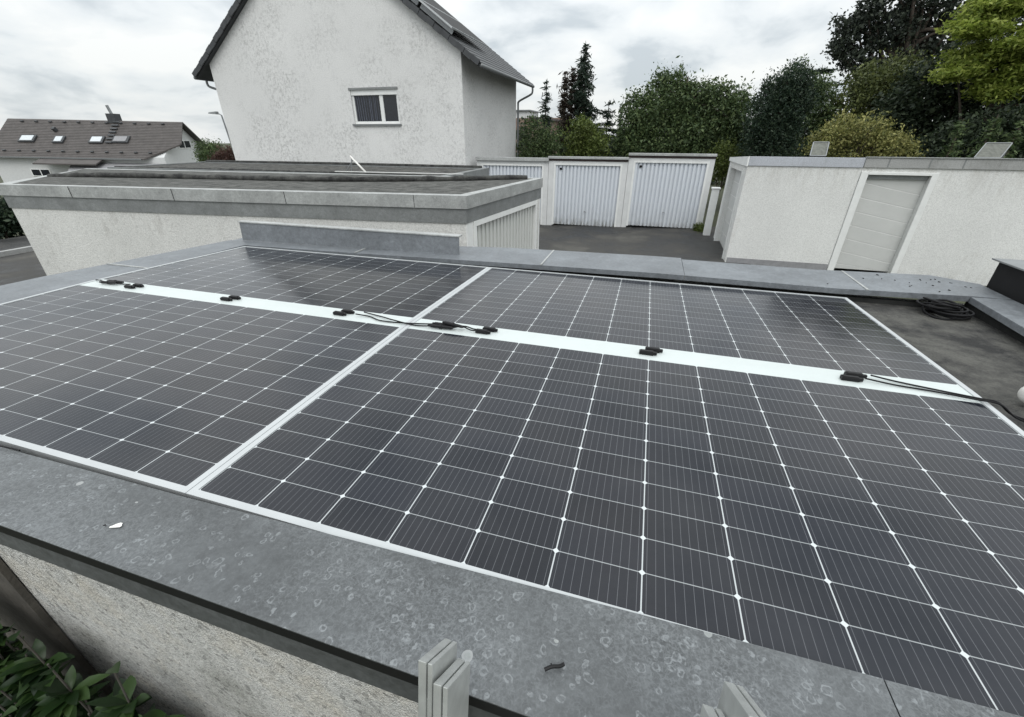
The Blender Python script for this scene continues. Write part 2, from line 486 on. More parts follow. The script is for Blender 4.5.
t = NT('garden_soil'); v = t.coord()
t.col(t.ramp(t.noise(v, .8, 9, .7), [(.35, (.035, .040, .022)), (.6, (.055, .062, .032)), (.75, (.06, .055, .04))])); t.rough(.95)
t.bump(t.noise(v, 14, 5, .7), .8, .05); M['soil'] = t.m
xs = [-400, -200, -120, -80, -60, -50] + list(np.linspace(-44, -14, 21)) + [-8, -2, 4, 10, 20, 40, 80, 160, 400]
ys = [-60, -20, -5, 0, 5, 10, 16, 24, 32, 45, 70, 120, 250, 600]
tag(grid(xs, ys, gz, 'ground', M['soil']), None, kind='structure')

t = NT('asphalt'); v = t.coord()
n = t.noise(v, .55, 8, .68); fine = t.noise(v, 60, 3, .7)
c = t.ramp(n, [(.40, (.014, .014, .014)), (.50, (.034, .033, .031)), (.64, (.075, .072, .064))])
t.col(t.mix(1.0, c, t.ramp(fine, [(.3, .8), (.7, 1.15)]), 'MULTIPLY'))
t.rough(t.ramp(n, [(.4, .45), (.55, .9)])); t.bump(fine, .5, .006); M['asphalt'] = t.m
cz = lambda x, y: .0 + .028 * (x + 1.0) * smooth(12.2, 16, y)
tag(grid(list(np.linspace(-7, 3.9, 24)), list(np.linspace(2.75, 16.6, 24)), cz, 'courtyard', M['asphalt']), None, kind='structure')
rd = MB().quad([(-16.35, -6, -.07), (-12.0, -6, -.07), (-12.0, 60, -.07), (-16.35, 60, -.07)]).build('road', M['asphalt'])
tag(rd, None, kind='structure')
kb = MB().box(-16.52, -16.352, -6, 60, -.2, .06).build('kerb', M['concrete']); tag(kb, None, kind='structure')
pv = MB().quad([(-18.6, -6, .045), (-16.525, -6, .045), (-16.525, 60, .045), (-18.6, 60, .045)]).build('pavement', M['asphalt']); tag(pv, None, kind='structure')

# ------------------------------------------------------------------ the roof the panels lie on
S = .185; B = .4928; PZ = 2.184
def P(i, j, dz=0.0):
    """panel units (columns, rows in column widths) to metres; the far half follows the fall of the roof"""
    y = j * S
    z = PZ + dz - max(0, (j - 6.27)) / 6.26 * .037
    return Vector((i * S, y, z))

g = thing('flat_roof_garage', 'near flat roofed garage with zinc edging carrying the two black solar panels', 'garage', (0, 1.2, 0))
MB().box(-2.55, 2.98, -.185, 2.62, -.15, 2.09).build('wall', M['wall_near'], g)
MB().quad([(-2.4, -.1, 2.128), (2.9, -.1, 2.128), (2.9, 2.45, 2.108), (-2.4, 2.45, 2.108)]).build('roof_surface', M['felt'], g)
# near coping: broad zinc sheet, its inner lip drifting over the panel frame to the right
def coping_strip(inner, outer, name, mat, drop_in, drop_out, th=.003):
    """inner / outer: lists of points along the edge; sheet on top plus turned-down lips"""
    mb = MB(); n = len(inner)
    I = [Vector(p) for p in inner]; O = [Vector(p) for p in outer]
    for k in range(n - 1):
        for a, b, c_, d in ((O[k], O[k + 1], I[k + 1], I[k]),):
            mb.hexa([a - Vector((0, 0, th)), b - Vector((0, 0, th)), c_ - Vector((0, 0, th)), d - Vector((0, 0, th)), a, b, c_, d])
        for (p, q, dr) in ((I[k], I[k + 1], drop_in), (O[k], O[k + 1], drop_out)):
            if dr <= 0: continue
            e = q - p; nrm = Vector((e.y, -e.x, 0)).normalized() * .0015
            if (p - (O[k] if p is I[k] else I[k])).dot(nrm) < 0: nrm = -nrm
            lo = Vector((0, 0, -dr)); zt = Vector((0, 0, -th - .0002))
            mb.hexa([p - nrm + lo, q - nrm + lo, q + nrm + lo, p + nrm + lo, p - nrm + zt, q - nrm + zt, q + nrm + zt, p + nrm + zt])
    return mb
xsn = [-2.9, -1.6, -.72, -.3, 0, .5, 1.1, 1.50]
yin = [-.075, -.06, -.045, -.039, -.036, -.024, -.010, -.004]
coping_strip([(x, y, 2.197) for x, y in zip(xsn, yin)], [(x, -.228, 2.203) for x in xsn], 0, 0, .012, 0).build('coping', M['zinc_near'], g)
xs2 = [1.503, 2.2, 3.06]; yi2 = [-.004, .004, .008]
cn = coping_strip([(x, y, 2.196) for x, y in zip(xs2, yi2)], [(x, -.228, 2.2015) for x in xs2], 0, 0, .012, 0).build('coping', M['zinc_near'], g)
MB().box(-2.9, 3.06, -.225, -.190, 2.162, 2.1925).build('shade_strip', M['black'], g)  # black strip added to paint the shade below the coping edge
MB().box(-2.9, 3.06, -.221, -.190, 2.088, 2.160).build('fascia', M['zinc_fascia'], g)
# left, far and right copings
coping_strip([(-2.335, -.06, 2.175), (-2.325, 1.2, 2.165), (-2.31, 2.37, 2.150)], [(-2.86, -.06, 2.168), (-2.80, 1.2, 2.160), (-2.60, 2.5, 2.150)], 0, 0, .024, .05).build('coping', M['zinc'], g)
fx = [-2.60, -1.2, 0.0, 1.1, 1.32]; fz = [2.142, 2.155, 2.175, 2.19, 2.19]
coping_strip([(x, 2.385, z) for x, z in zip(fx, fz)], [(x, 2.84 if x > -.4 else 2.72, z + .004) for x, z in zip(fx, fz)], 0, 0, .032, .06).build('coping', M['zinc'], g)
fx = [1.323, 2.2, 2.84, 3.03]; fz = [2.19, 2.186, 2.203, 2.203]
coping_strip([(x, 2.385, z) for x, z in zip(fx, fz)], [(x, 2.80 if x < 3 else 2.66, z + .004) for x, z in zip(fx, fz)], 0, 0, .032, .06).build('coping', M['zinc'], g)
coping_strip([(2.76, .01, 2.2), (2.80, 1.8, 2.2), (2.845, 2.38, 2.199)], [(3.03, .01, 2.204), (3.03, 1.8, 2.204), (3.03, 2.38, 2.203)], 0, 0, .032, .06).build('coping', M['zinc'], g)
MB().box(-2.33, 2.86, 2.405, 2.43, 2.09, 2.135).build('shade_gap_strip', M['shade_crumb_black'], g)  # these near-black strips paint the shade gap under the coping lips
MB().box(-2.38, -2.355, -.05, 2.40, 2.09, 2.135).build('shade_gap_strip', M['shade_crumb_black'], g)
MB().box(2.862, 2.885, -.05, 2.43, 2.09, 2.16).build('shade_gap_strip', M['shade_crumb_black'], g)
up = MB(); up.hexa([(-2.50, 2.53, 2.15), (-.345, 2.53, 2.165), (-.345, 2.534, 2.165), (-2.50, 2.534, 2.15), (-2.50, 2.545, 2.302), (-.345, 2.545, 2.302), (-.345, 2.549, 2.302), (-2.50, 2.549, 2.302)])
upo = up.build('upstand', M['zinc'], g)
MB().hexa([(-2.51, 2.538, 2.303), (-.34, 2.538, 2.303), (-.34, 2.60, 2.303), (-2.51, 2.60, 2.303), (-2.51, 2.538, 2.312), (-.34, 2.538, 2.312), (-.34, 2.60, 2.314), (-2.51, 2.60, 2.314)]).build('cap_strip', M['zinc_pale'], upo)
for x_, y0_, y1_, z_ in ((-1.2, 2.385, 2.72, 2.1605), (.35, 2.385, 2.84, 2.184), (2.35, 2.385, 2.80, 2.193)):
    MB().box(x_ - .006, x_ + .006, y0_, y1_, z_ - .004, z_ + .0025).build('seam', M['zinc_pale'], g)
for y_, xo_, z_ in ((.62, -2.83, 2.172), (1.55, -2.75, 2.164)):
    MB().box(xo_ + .02, -2.33, y_ - .006, y_ + .006, z_ - .008, z_ + .0015).build('seam', M['zinc_pale'], g)
# small marks on the near coping
def blob(cx, cy, z, rx, ry, ang, n=14):
    mb = MB(); pts = []
    for k in range(n):
        a = 2 * math.pi * k / n; r = 1 + .25 * math.sin(3 * a + cx * 40) + random.uniform(-.1, .1)
        x, y = rx * r * math.cos(a), ry * r * math.sin(a)
        pts.append((cx + x * math.cos(ang) - y * math.sin(ang), cy + x * math.sin(ang) + y * math.cos(ang), z))
    return mb.prism(pts, (0, 0, .001))
tag(blob(-.055, -.152, 2.2035, .012, .006, .5).build('bird_dropping', M['pvc'], g), 'white bird dropping')
blob(-.083, -.159, 2.2035, .0035, .002, .3).build('bird_dropping', M['dark_metal'], g)

# ------------------------------------------------------------------ solar panels
def cable(pts, r=.0032):
    return MB().tube(bez(pts, 8), r, 7)

def solar_panel(i0, label):
    o = thing('solar_panel', label, 'solar panel', P(i0 + 6, 6.27) - Vector((0, 0, .03)), 'solar panels lying on the garage roof')
    c0, c1, j1, j2, j3 = i0, i0 + 12, 5.915, 6.625, 12.54
    mb = MB(); mb.quad([P(c0, 0), P(c1, 0), P(c1, j1), P(c0, j1)], [(0, 0), (12, 0), (12, 12), (0, 12)])
    mb.build('cell_field', M['cells'], o)
    mb = MB(); mb.quad([P(c0, j2), P(c1, j2), P(c1, j3), P(c0, j3)], [(0, 0), (12, 0), (12, 12), (0, 12)])
    mb.build('cell_field', M['cells'], o)
    mb = MB(); mb.quad([P(c0, j1), P(c1, j1), P(c1, 6.27), P(c0, 6.27)]).quad([P(c0, 6.27), P(c1, 6.27), P(c1, j2), P(c0, j2)])
    mb.build('middle_strip', M['strip'], o)
    fr = MB(); fw = .104
    def bar(a0, b0, a1, b1):
        fr.hexa([P(a0, b0, -.03), P(a1, b0, -.03), P(a1, b1, -.03), P(a0, b1, -.03), P(a0, b0, .003), P(a1, b0, .003), P(a1, b1, .003), P(a0, b1, .003)])
    bar(c0 - fw, -fw, c1 + fw, -.002); bar(c0 - fw, j3 + .002, c1 + fw, j3 + fw * .8)
    for a, b in ((c0 - fw, c0 - .001), (c1 + .001, c1 + fw)):
        bar(a, -.002, b, 6.27); bar(a, 6.27, b, j3 + .002)
    fr.build('frame', M['frame_alu'], o)
    return o

pr = solar_panel(0, 'right one of the two large solar panels, its cables running off over the roof felt')
pl = solar_panel(-12.22, 'left one of the two large solar panels, next to the long roughcast garage')

def jbox(panel, i, dx=0.0, ang=0.0):
    c = P(i, 6.27, .009)
    for k, (ox, oy) in enumerate(((-.010, -.017), (.014, .017))):
        mb = MB(); ca, sa = math.cos(ang), math.sin(ang)
        cc = c + Vector((ox + dx, oy, 0))
        mb.obox(cc, Vector((ca, sa, 0)) * .030, Vector((-sa, ca, 0)) * .0105, (0, 0, .007))
        mb.obox(cc + Vector((0, 0, .0082)), Vector((ca, sa, 0)) * .026, Vector((-sa, ca, 0)) * .008, (0, 0, .0016))
        mb.obox(cc + Vector((ca, sa, 0)) * .035, Vector((ca, sa, 0)) * .007, Vector((-sa, ca, 0)) * .006, (0, 0, .006))
        mb.build('junction_box', M['black'], panel, bevel=.002)
for i in (2, 6, 10):
    jbox(pr, i); jbox(pl, i - 12.22)
zc = PZ + .006
cable([(-.325, 1.150, zc + .008), (-.25, 1.158, zc), (-.17, 1.128, zc), (-.06, 1.132, zc), (.04, 1.150, zc), (.11, 1.158, zc + .004)]).build('cable', M['cable'], pl)
cable([(-.30, 1.185, zc + .008), (-.24, 1.185, zc), (-.18, 1.168, zc + .002), (-.10, 1.135, zc + .008), (.02, 1.125, zc), (.10, 1.128, zc + .004)]).build('cable', M['cable'], pl)
def connector(panel, a, b):
    a, b = Vector(a), Vector(b); d = b - a
    MB().tube([a, a + d * .1, a + d * .12, a + d * .45, a + d * .46, a + d * .55, a + d * .56, a + d * .9, b], [.005, .006, .0085, .0085, .0105, .0105, .0085, .0075, .005], 10).build('plug_connector', M['black'], panel)
connector(pl, (.10, 1.160, zc + .006), (.225, 1.150, zc + .010)); connector(pl, (.09, 1.128, zc + .006), (.22, 1.132, zc + .008))
connector(pr, (.16, 1.148, zc + .024), (.27, 1.138, zc + .016))
cable([(.22, 1.150, zc + .012), (.27, 1.166, zc + .008), (.31, 1.158, zc + .004), (.345, 1.150, zc + .008)]).build('cable', M['cable'], pr)
cable([(.22, 1.132, zc + .01), (.26, 1.150, zc + .012), (.31, 1.136, zc + .006), (.345, 1.144, zc + .008)]).build('cable', M['cable'], pr)
cable([(-1.93, 1.17, zc + .008), (-1.99, 1.178, zc), (-2.06, 1.165, zc + .004), (-2.13, 1.172, zc), (-2.2, 1.18, zc + .004), (-2.26, 1.19, zc)]).build('cable', M['cable'], pl)
connector(pl, (-2.16, 1.150, zc + .006), (-2.03, 1.160, zc + .010)); connector(pl, (-2.14, 1.180, zc + .006), (-2.01, 1.186, zc + .008))
cable([(1.89, 1.148, zc + .008), (1.98, 1.142, zc), (2.10, 1.128, zc), (2.2, 1.100, zc + .004), (2.262, 1.088, zc + .003), (2.33, 1.078, 2.15), (2.45, 1.072, 2.134), (2.62, 1.05, 2.133), (2.76, .98, 2.133)]).build('cable', M['cable'], pr)
cable([(1.92, 1.182, zc + .008), (2.0, 1.172, zc), (2.12, 1.142, zc), (2.22, 1.110, zc + .004), (2.262, 1.098, zc + .004), (2.31, 1.088, 2.160), (2.40, 1.09, 2.136)]).build('cable', M['cable'], pr)

# ------------------------------------------------------------------ things lying on the roof
mb = MB()
for k in range(14):
    a0 = random.uniform(0, 6.28); rx = random.uniform(.065, .110); ry = rx * random.uniform(.85, 1)
    cx, cy = 2.72 + random.uniform(-.022, .022) - .004 * k, 2.285 + random.uniform(-.01, .01)
    zz0 = 2.120 + .0045 * k + random.uniform(-.002, .002); tl = random.uniform(-.03, .03)
    pts = [(cx + rx * math.cos(a), cy + ry * math.sin(a), zz0 + tl * math.cos(a + a0)) for a in np.linspace(0, 2 * math.pi, 30)]
    mb.tube(pts, .0055, 6, False)
tag(mb.build('cable_coil', M['cable'], loc=(2.71, 2.285, 2.115), smooth=True), 'coil of black cable lying in the far right corner of the flat roof', 'cable coil')
mb = MB(); mb.tube([(2.425, 1.245, 2.168), (2.428, 1.2455, 2.168), (2.436, 1.246, 2.168), (2.45, 1.247, 2.168), (2.62, 1.26, 2.168)], [.012, .022, .031, .036, .036], 16)
tag(mb.build('plastic_pipe', M['pvc'], loc=(2.5, 1.25, 2.132), smooth=True), 'white plastic pipe end lying on the roof felt right of the panels', 'pipe')
mb = MB(); mb.tube(bez([(.955, -.160, 2.2085), (.966, -.153, 2.2105), (.978, -.148, 2.209), (.985, -.142, 2.2085)], 4), .0030, 7)
mb.tube([(.966, -.153, 2.211), (.964, -.149, 2.212)], .0015, 5)
tag(mb.build('twig', M['black'], loc=(.97, -.15, 2.205)), 'short black twig lying on the mottled near zinc coping', 'twig')
mb = MB(); mb.tube(bez([(-1.0, -.075, 2.206), (-.78, -.065, 2.207), (-.70, -.052, 2.207), (-.66, -.047, 2.207), (-.60, -.044, 2.206)], 6), .0022, 6)
tag(mb.build('loose_wire', M['cable'], loc=(-.7, -.06, 2.203)), 'thin black wire lying on the near coping beside the left panel', 'wire')

mb = MB()
for k in range(22):
    x_ = 2.0 + .95 * random.random() ** .6; y_ = random.uniform(2.42, 2.74)
    zt = 2.186 + (.017 * (x_ - 2.2) / .64 if x_ > 2.2 else 0) + (y_ - 2.385) * .0096 + .0015
    if x_ > 2.84: zt = 2.2045
    r_ = random.uniform(.002, .007); a_ = random.uniform(0, 3)
    mb.obox((x_, y_, zt + .001), (r_ * math.cos(a_), r_ * math.sin(a_), .0005), (-r_ * .6 * math.sin(a_), r_ * .6 * math.cos(a_), 0), (0, 0, .0016))
tag(mb.build('debris', M['shade_crumb_black'], loc=(2.5, 2.6, 2.19)), 'a few dark crumbs and bits of moss on the far right zinc coping', kind='stuff')

# dark box beyond the right coping
o = thing('metal_box', 'black metal box with an overhanging grey lid at the right edge of the roof', 'box', (3.35, 2.1, 2.0))
MB().box(3.045, 3.65, 1.75, 2.63, 1.7, 2.355).build('body', M['dark_metal'], o)
MB().hexa([(3.02, 1.71, 2.358), (3.69, 1.71, 2.358), (3.69, 2.66, 2.358), (3.02, 2.66, 2.358), (3.02, 1.71, 2.366), (3.69, 1.71, 2.366), (3.69, 2.66, 2.366), (3.02, 2.66, 2.366)]).build('lid', M['lid'], o)

# ------------------------------------------------------------------ ladder
lad = thing('ladder', 'aluminium extension ladder leaning on the near roof edge, rail tops showing', 'ladder', (1.0, -.72, -.1))
LEAN = R(78); ax = Vector((0, math.cos(LEAN), math.sin(LEAN))); dp = Vector((0, math.sin(LEAN), -math.cos(LEAN)))
def rail(x0, x1, yf, zf, depth=.082):
    mb = MB(); top_far = Vector((0, yf, zf)); cut = math.tan(R(34)) * depth
    bot = 2.38 / math.sin(LEAN)
    wd = (x1 - x0)
    for a, b in ((x0, x0 + wd * .56), (x0 + wd * .66, x1)):
        pts = []
        for L in (-bot, 0):
            for (dx, dd) in ((a, -depth), (b, -depth), (b, 0), (a, 0)):
                p = top_far + dp * dd + Vector((dx, 0, 0)) + ax * (L + (cut if (dd and L == 0) else 0))
                pts.append(p)
        mb.hexa(pts)
    p0, p1 = top_far - ax * .012, top_far - ax * bot
    mb.hexa([p1 + Vector((x0 + .002, 0, 0)) - dp * (depth - .004), p1 + Vector((x1 - .002, 0, 0)) - dp * (depth - .004), p1 + Vector((x1 - .002, 0, 0)) - dp * .004, p1 + Vector((x0 + .002, 0, 0)) - dp * .004,
             p0 + Vector((x0 + .002, 0, 0)) - dp * (depth - .004), p0 + Vector((x1 - .002, 0, 0)) - dp * (depth - .004), p0 + Vector((x1 - .002, 0, 0)) - dp * .004, p0 + Vector((x0 + .002, 0, 0)) - dp * .004])
    return mb
for (x0, x1, yf, zf) in ((.838, .858, -.236, 2.322), (.814, .834, -.226, 2.342), (1.165, 1.187, -.218, 2.370), (1.190, 1.212, -.192, 2.386)):
    rail(x0, x1, yf, zf).build('rail', M['alu'], lad, bevel=.0012)
for k in range(7):
    z = 2.02 - .28 * k; y = -.236 - (2.322 - z) / math.tan(LEAN) - .04
    MB().tube([(.859, y, z), (1.164, y, z)], .014, 10).build('rung', M['alu'], lad)
MB().tube([(.806, -.30, 2.262), (.812, -.30, 2.262)], .006, 10).build('bolt', M['pvc'], lad)

# ------------------------------------------------------------------ trees and bushes
def leaf_mesh(name, centres, L, W, mat, parent, flat=0.0, droop=None, jitter=.35):
    c = np.asarray(centres); n = len(c)
    a = rng.normal(size=(n, 3)); a[:, 2] *= (1 - flat)
    if droop is not None: a = a * (1 - abs(droop)) + np.array([0, 0, -1.0]) * droop
    a /= np.linalg.norm(a, axis=1)[:, None] + 1e-9
    b = rng.normal(size=(n, 3)); b -= a * (a * b).sum(1)[:, None]; b /= np.linalg.norm(b, axis=1)[:, None] + 1e-9
    if flat > 0:
        up_ = np.array([0, 0, 1.0]); b2 = np.cross(up_, a); nb = np.linalg.norm(b2, axis=1)[:, None]; b2 = b2 / (nb + 1e-6)
        b = b * (1 - flat) + b2 * flat; b /= np.linalg.norm(b, axis=1)[:, None] + 1e-9
    s = (1 + jitter * rng.normal(size=(n, 1))).clip(.4, 1.8)
    nrm = np.cross(a, b)
    o_w = np.array(WL[parent.name])
    v = np.stack([c - a * L * s, c + b * W * s + nrm * W * .2 * s, c + a * L * s, c - b * W * s + nrm * W * .2 * s], 1).reshape(-1, 3) - o_w
    me = bpy.data.meshes.new(name)
    me.vertices.add(4 * n); me.vertices.foreach_set('co', v.ravel().astype(np.float32))
    me.loops.add(4 * n); me.loops.foreach_set('vertex_index', np.arange(4 * n, dtype=np.int32))
    me.polygons.add(n); me.polygons.foreach_set('loop_start', np.arange(0, 4 * n, 4, dtype=np.int32))
    me.polygons.foreach_set('loop_total', np.full(n, 4, dtype=np.int32))
    me.materials.append(mat); me.update(calc_edges=True); me.validate()
    return link(name, me, parent, WL[parent.name])

def lobes_points(lobes, n_clusters, per, sig, shell=2.4, flat=1.0, noise_cut=0.0):
    vol = np.array([l[3] * l[4] * l[5] for l in lobes]) ** .75; pr_ = vol / vol.sum()
    idx = rng.choice(len(lobes), n_clusters, p=pr_)
    d = rng.normal(size=(n_clusters, 3)); d /= np.linalg.norm(d, axis=1)[:, None]
    r = rng.random(n_clusters) ** (1 / (shell + .6))
    Lb = np.array(lobes)[idx]
    c = Lb[:, :3] + d * Lb[:, 3:6] * r[:, None] * (1 + .07 * rng.normal(size=(n_clusters, 1)))
    ss = sig * (.6 + .8 * rng.random((n_clusters, 1)))
    p = c[:, None, :] + rng.normal(size=(n_clusters, per, 3)) * ss[:, None, :] * np.array([1, 1, flat])
    return p.reshape(-1, 3), c

def trunk_mb(base, top, r, targets=(), lean=.1):
    mb = MB(); b, tp = Vector(base), Vector(top)
    mid = b.lerp(tp, .5) + Vector((random.uniform(-lean, lean), random.uniform(-lean, lean), 0))
    path = bez([b, mid, tp], 6)
    mb.tube(path, [r * (1 - .75 * k / (len(path) - 1)) for k in range(len(path))], 8)
    for q in targets:
        q = Vector(q); s = path[random.randint(len(path) // 3, len(path) - 2)]
        m2 = s.lerp(q, .5) + Vector((random.uniform(-.2, .2), random.uniform(-.2, .2), random.uniform(0, .3)))
        bp = bez([s, m2, q], 4)
        mb.tube(bp, [r * .42 * (1 - .8 * k / (len(bp) - 1)) for k in range(len(bp))], 6)
    return mb

def tree(name, label, cat, base, lobes, leaf, n, per, sig, L, W, shell=2.4, flat=1.0, leafflat=0.0, tr=.12, group=None, top=None, limbs=None):
    o = thing(name, label, cat, base, group)
    pts, cs = lobes_points(lobes, n, per, sig, shell, flat)
    pts = pts[pts[:, 2] > base[2] + .05]
    leaf_mesh('crown', pts, L, W, L_[leaf], o, leafflat)
    zt = top or max(l[2] for l in lobes)
    cx = sum(l[0] for l in lobes) / len(lobes); cy = sum(l[1] for l in lobes) / len(lobes)
    lsel = lobes if len(lobes) < 24 else lobes[::13]
    tg = [l[:3] for l in lsel] + [tuple(cs[k]) for k in rng.choice(len(cs), min(limbs if limbs is not None else 8, len(cs)), replace=False)]
    trunk_mb(base, (cx * .5 + base[0] * .5, cy * .5 + base[1] * .5, zt), tr, tg).build('trunk', M['bark'], o, smooth=True)
    return o

def conifer(name, label, base, h, rad, leaf, whorls=26, L=.12, W=.03, droop=.35, slim=1.0, ragged=.25, dens=1.0, group=None, lean=(0, 0)):
    o = thing(name, label, 'tree', base, group)
    mb = MB(); bx, by, bz = base
    top = Vector((bx + lean[0], by + lean[1], bz + h))
    mb.tube(bez([(bx, by, bz), (bx + lean[0] * .3, by, bz + h * .5), top], 6), [.10 * (1 - .9 * k / 12) for k in range(13)], 7)
    pts = []
    for k in range(whorls):
        f = (k + rng.random() * .6) / whorls; z = bz + h * (.08 + .92 * f)
        r0 = rad * (1 - f) ** slim + .05
        for q in range(int(5 + 4 * (1 - f))):
            a = rng.random() * 6.283; r = r0 * (1 - ragged + 2 * ragged * rng.random()); x0, y0 = bx + lean[0] * f, by + lean[1] * f
            end = Vector((x0 + r * math.cos(a), y0 + r * math.sin(a), z - droop * r))
            st = Vector((x0, y0, z))
            if r > .25: mb.tube([st, st.lerp(end, .5) + Vector((0, 0, .03)), end], [.018, .012, .005], 4)
            m = max(4, int(dens * 70 * r))
            for _ in range(m):
                s = rng.random() ** .7; p = st.lerp(end, s)
                pts.append((p.x + rng.normal() * .07 * (.4 + s), p.y + rng.normal() * .07 * (.4 + s), p.z + rng.normal() * .045 - .05 * s))
    leaf_mesh('crown', pts, L, W, L_[leaf], o, .35)
    mb.build('trunk', M['bark'], o)
    return o

TREES = True
if TREES:
    # --- conifers behind the far garages
    conifer('spruce_tree', 'small pointed dark spruce beside the white house, left of the brown columns', (-4.55, 24, -.1), 5.62, .62, 'spruce', 26, .10, .022, .3, .8)
    for k, (x, h) in enumerate(((-3.74, 5.95), (-3.38, 6.15), (-3.04, 6.05))):
        conifer('columnar_conifer', ['leftmost of three thin brownish columnar conifers behind the far garages', 'middle of three thin brownish columnar conifers behind the far garages', 'right of three thin brownish columnar conifers, next to the tall spruce'][k],
                (x, 24.6 + .2 * k, -.1), h, .26, 'brown', 34, .10, .022, -.5, .35, .2, 1.5, 'brown columnar conifers')
    conifer('cedar_tree', 'tallest ragged dark conifer with a drooping tip behind the far garages', (-2.5, 24.4, -.1), 7.15, 1.2, 'spruce', 30, .12, .026, .55, .75, .45, 1.3, None, (-.3, 0))
    conifer('spruce_tree', 'low dark conifer with spreading arms right of the tallest one', (-1.5, 25.2, -.1), 4.75, 1.15, 'spruce', 16, .12, .026, .1, .7, .4, .9)
    conifer('spruce_tree', 'slim distant conifer in the gap before the broad green tree', (-.95, 27, -.1), 4.75, .6, 'spruce', 20, .10, .022, .3, .9)
    # --- broadleaf
    tree('shrub', 'yellow green shrub in front of the tall conifers', 'shrub', (-2.3, 22.9, -.1),
         [(-2.6, 22.9, 2.9, .75, .7, .9), (-1.9, 22.9, 2.7, .8, .7, .85), (-2.4, 22.8, 3.4, .45, .5, .45), (-2.2, 22.8, 1.8, 1.1, .7, .9)], 'yellowgreen', 330, 26, .14, .055, .028, tr=.06)
    tree('shrub', 'dark green shrub beside the corner of the white house', 'shrub', (-4.4, 22.4, -.1),
         [(-4.9, 22.6, 2.6, .8, .6, 1.3), (-4.0, 22.5, 2.5, .8, .6, 1.1), (-4.5, 22.4, 1.8, 1.2, .6, 1.1)], 'mixed', 380, 26, .13, .05, .025, tr=.06)
    tree('broadleaf_tree', 'broad green tree with a feathery top behind the far garages', 'tree', (2.0, 24.2, -.1),
         [(1.2, 24.2, 4.4, 1.0, .9, 1.1), (2.4, 24.4, 4.2, 1.1, 1, .95), (.5, 24, 3.7, 1.0, .9, 1.0), (3.4, 24.3, 4.1, .9, .9, 1.0), (3.0, 24, 3.0, 1.5, 1, 1.0), (1.3, 23.9, 2.8, 1.8, 1, 1.1), (4.0, 24.1, 3.3, .9, .8, 1.1), (-.2, 24.0, 3.6, .7, .7, 1.0), (-.1, 24.0, 2.4, 1.0, .8, 1.0), (1.0, 24.2, 5.2, .5, .5, .45), (2.2, 24.3, 5.0, .6, .5, .35), (-.1, 24.1, 4.6, .35, .4, .4), (4.6, 24.1, 3.7, .8, .8, 1.0), (4.3, 24.2, 4.5, .5, .6, .5), (4.5, 24.0, 2.6, .9, .7, .9), (3.2, 24.2, 4.8, .5, .5, .45), (1.7, 24.2, 5.45, .25, .3, .25)],
         'mixed', 2300, 24, .17, .065, .030, tr=.16, limbs=24)
    tree('shrub', 'low yellow green shrub between the far garages and the dark evergreen', 'shrub', (4.1, 22.6, -.1),
         [(4.1, 22.6, 2.0, .75, .5, .85), (4.6, 22.5, 1.6, .6, .5, .8)], 'yellowgreen', 170, 24, .12, .045, .024, tr=.05)
    tree('evergreen_tree', 'dense dark evergreen tree directly behind the white garage', 'tree', (5.75, 21.6, -.1),
         [(5.7, 21.6, 3.8, 1.0, .9, 1.35), (5.9, 21.6, 4.9, .6, .6, .75), (5.1, 21.5, 3.5, .65, .7, 1.0), (6.3, 21.6, 4.2, .6, .6, 1.0), (5.7, 21.4, 2.6, 1.2, .9, 1.2), (5.2, 21.6, 4.6, .35, .4, .6)], 'dark', 900, 26, .12, .055, .02, tr=.13)
    tree('broadleaf_tree', 'lighter green slender tree rising behind the dense dark evergreen', 'tree', (6.9, 24, -.1),
         [(6.6, 24, 5.0, .7, .7, .9), (7.2, 24, 4.4, .8, .7, 1.0), (6.3, 24, 4.2, .8, .7, 1.2), (6.8, 24, 3.0, 1.2, .8, 1.0), (8.0, 24.4, 4.0, .8, .7, 1.0), (8.2, 24.4, 3.0, .9, .7, 1.0), (7.6, 24.3, 4.8, .5, .5, .6)], 'mixed', 720, 24, .14, .055, .026, tr=.1)
    conifer('pine_tree', 'dark layered pine between the evergreen and the tall oak', (8.45, 28, -.1), 6.25, 1.15, 'dark', 12, .13, .035, -.05, .35, .3, 1.5)
    tree('oak_tree', 'tallest dark oak seen against the sky, gaps of sky in its crown', 'tree', (14.0, 32, -.1),
         [(10.2, 32, 7.6, .9, 1, .7), (9.7, 32, 8.3, .6, .8, .4), (11.2, 32, 8.8, 1.1, 1, .8), (12.4, 32, 8.0, 1.3, 1.1, 1.0), (10.9, 32, 6.7, .8, .9, .6), (13.6, 32, 9.0, 1.4, 1.2, 1.1), (12.2, 32, 10.2, 1.6, 1.2, 1.0), (14.8, 32, 7.6, 1.4, 1.2, 1.2), (13.5, 32, 6.6, 1.2, 1.0, .9), (12.0, 32, 6.2, .8, .9, .6), (15.0, 32, 10.5, 2.0, 1.5, 1.3), (16.8, 32, 8.8, 1.8, 1.5, 1.6), (11.0, 32, 9.8, .9, .9, .7), (11.4, 32, 5.6, .5, .6, .4), (10.6, 32, 8.2, .7, .8, .5), (11.8, 32, 7.4, .7, .8, .5)],
         'oak', 1250, 20, .15, .085, .05, shell=2.0, tr=.34, top=8.5, limbs=40)
    tree('broadleaf_tree', 'bronze tinged green tree in front of the dark oak', 'tree', (10.0, 24.2, -.1),
         [(9.4, 24.2, 4.9, .9, .8, .85), (10.5, 24.3, 5.2, .9, .8, .8), (9.0, 24, 4.0, .9, .8, .8), (10.3, 24.1, 4.0, 1.4, .9, 1.0), (9.7, 24, 3.0, 1.6, .9, 1.0)], 'olive', 720, 24, .15, .06, .03, tr=.14)
    # bright layered tree at the right edge
    lb = []
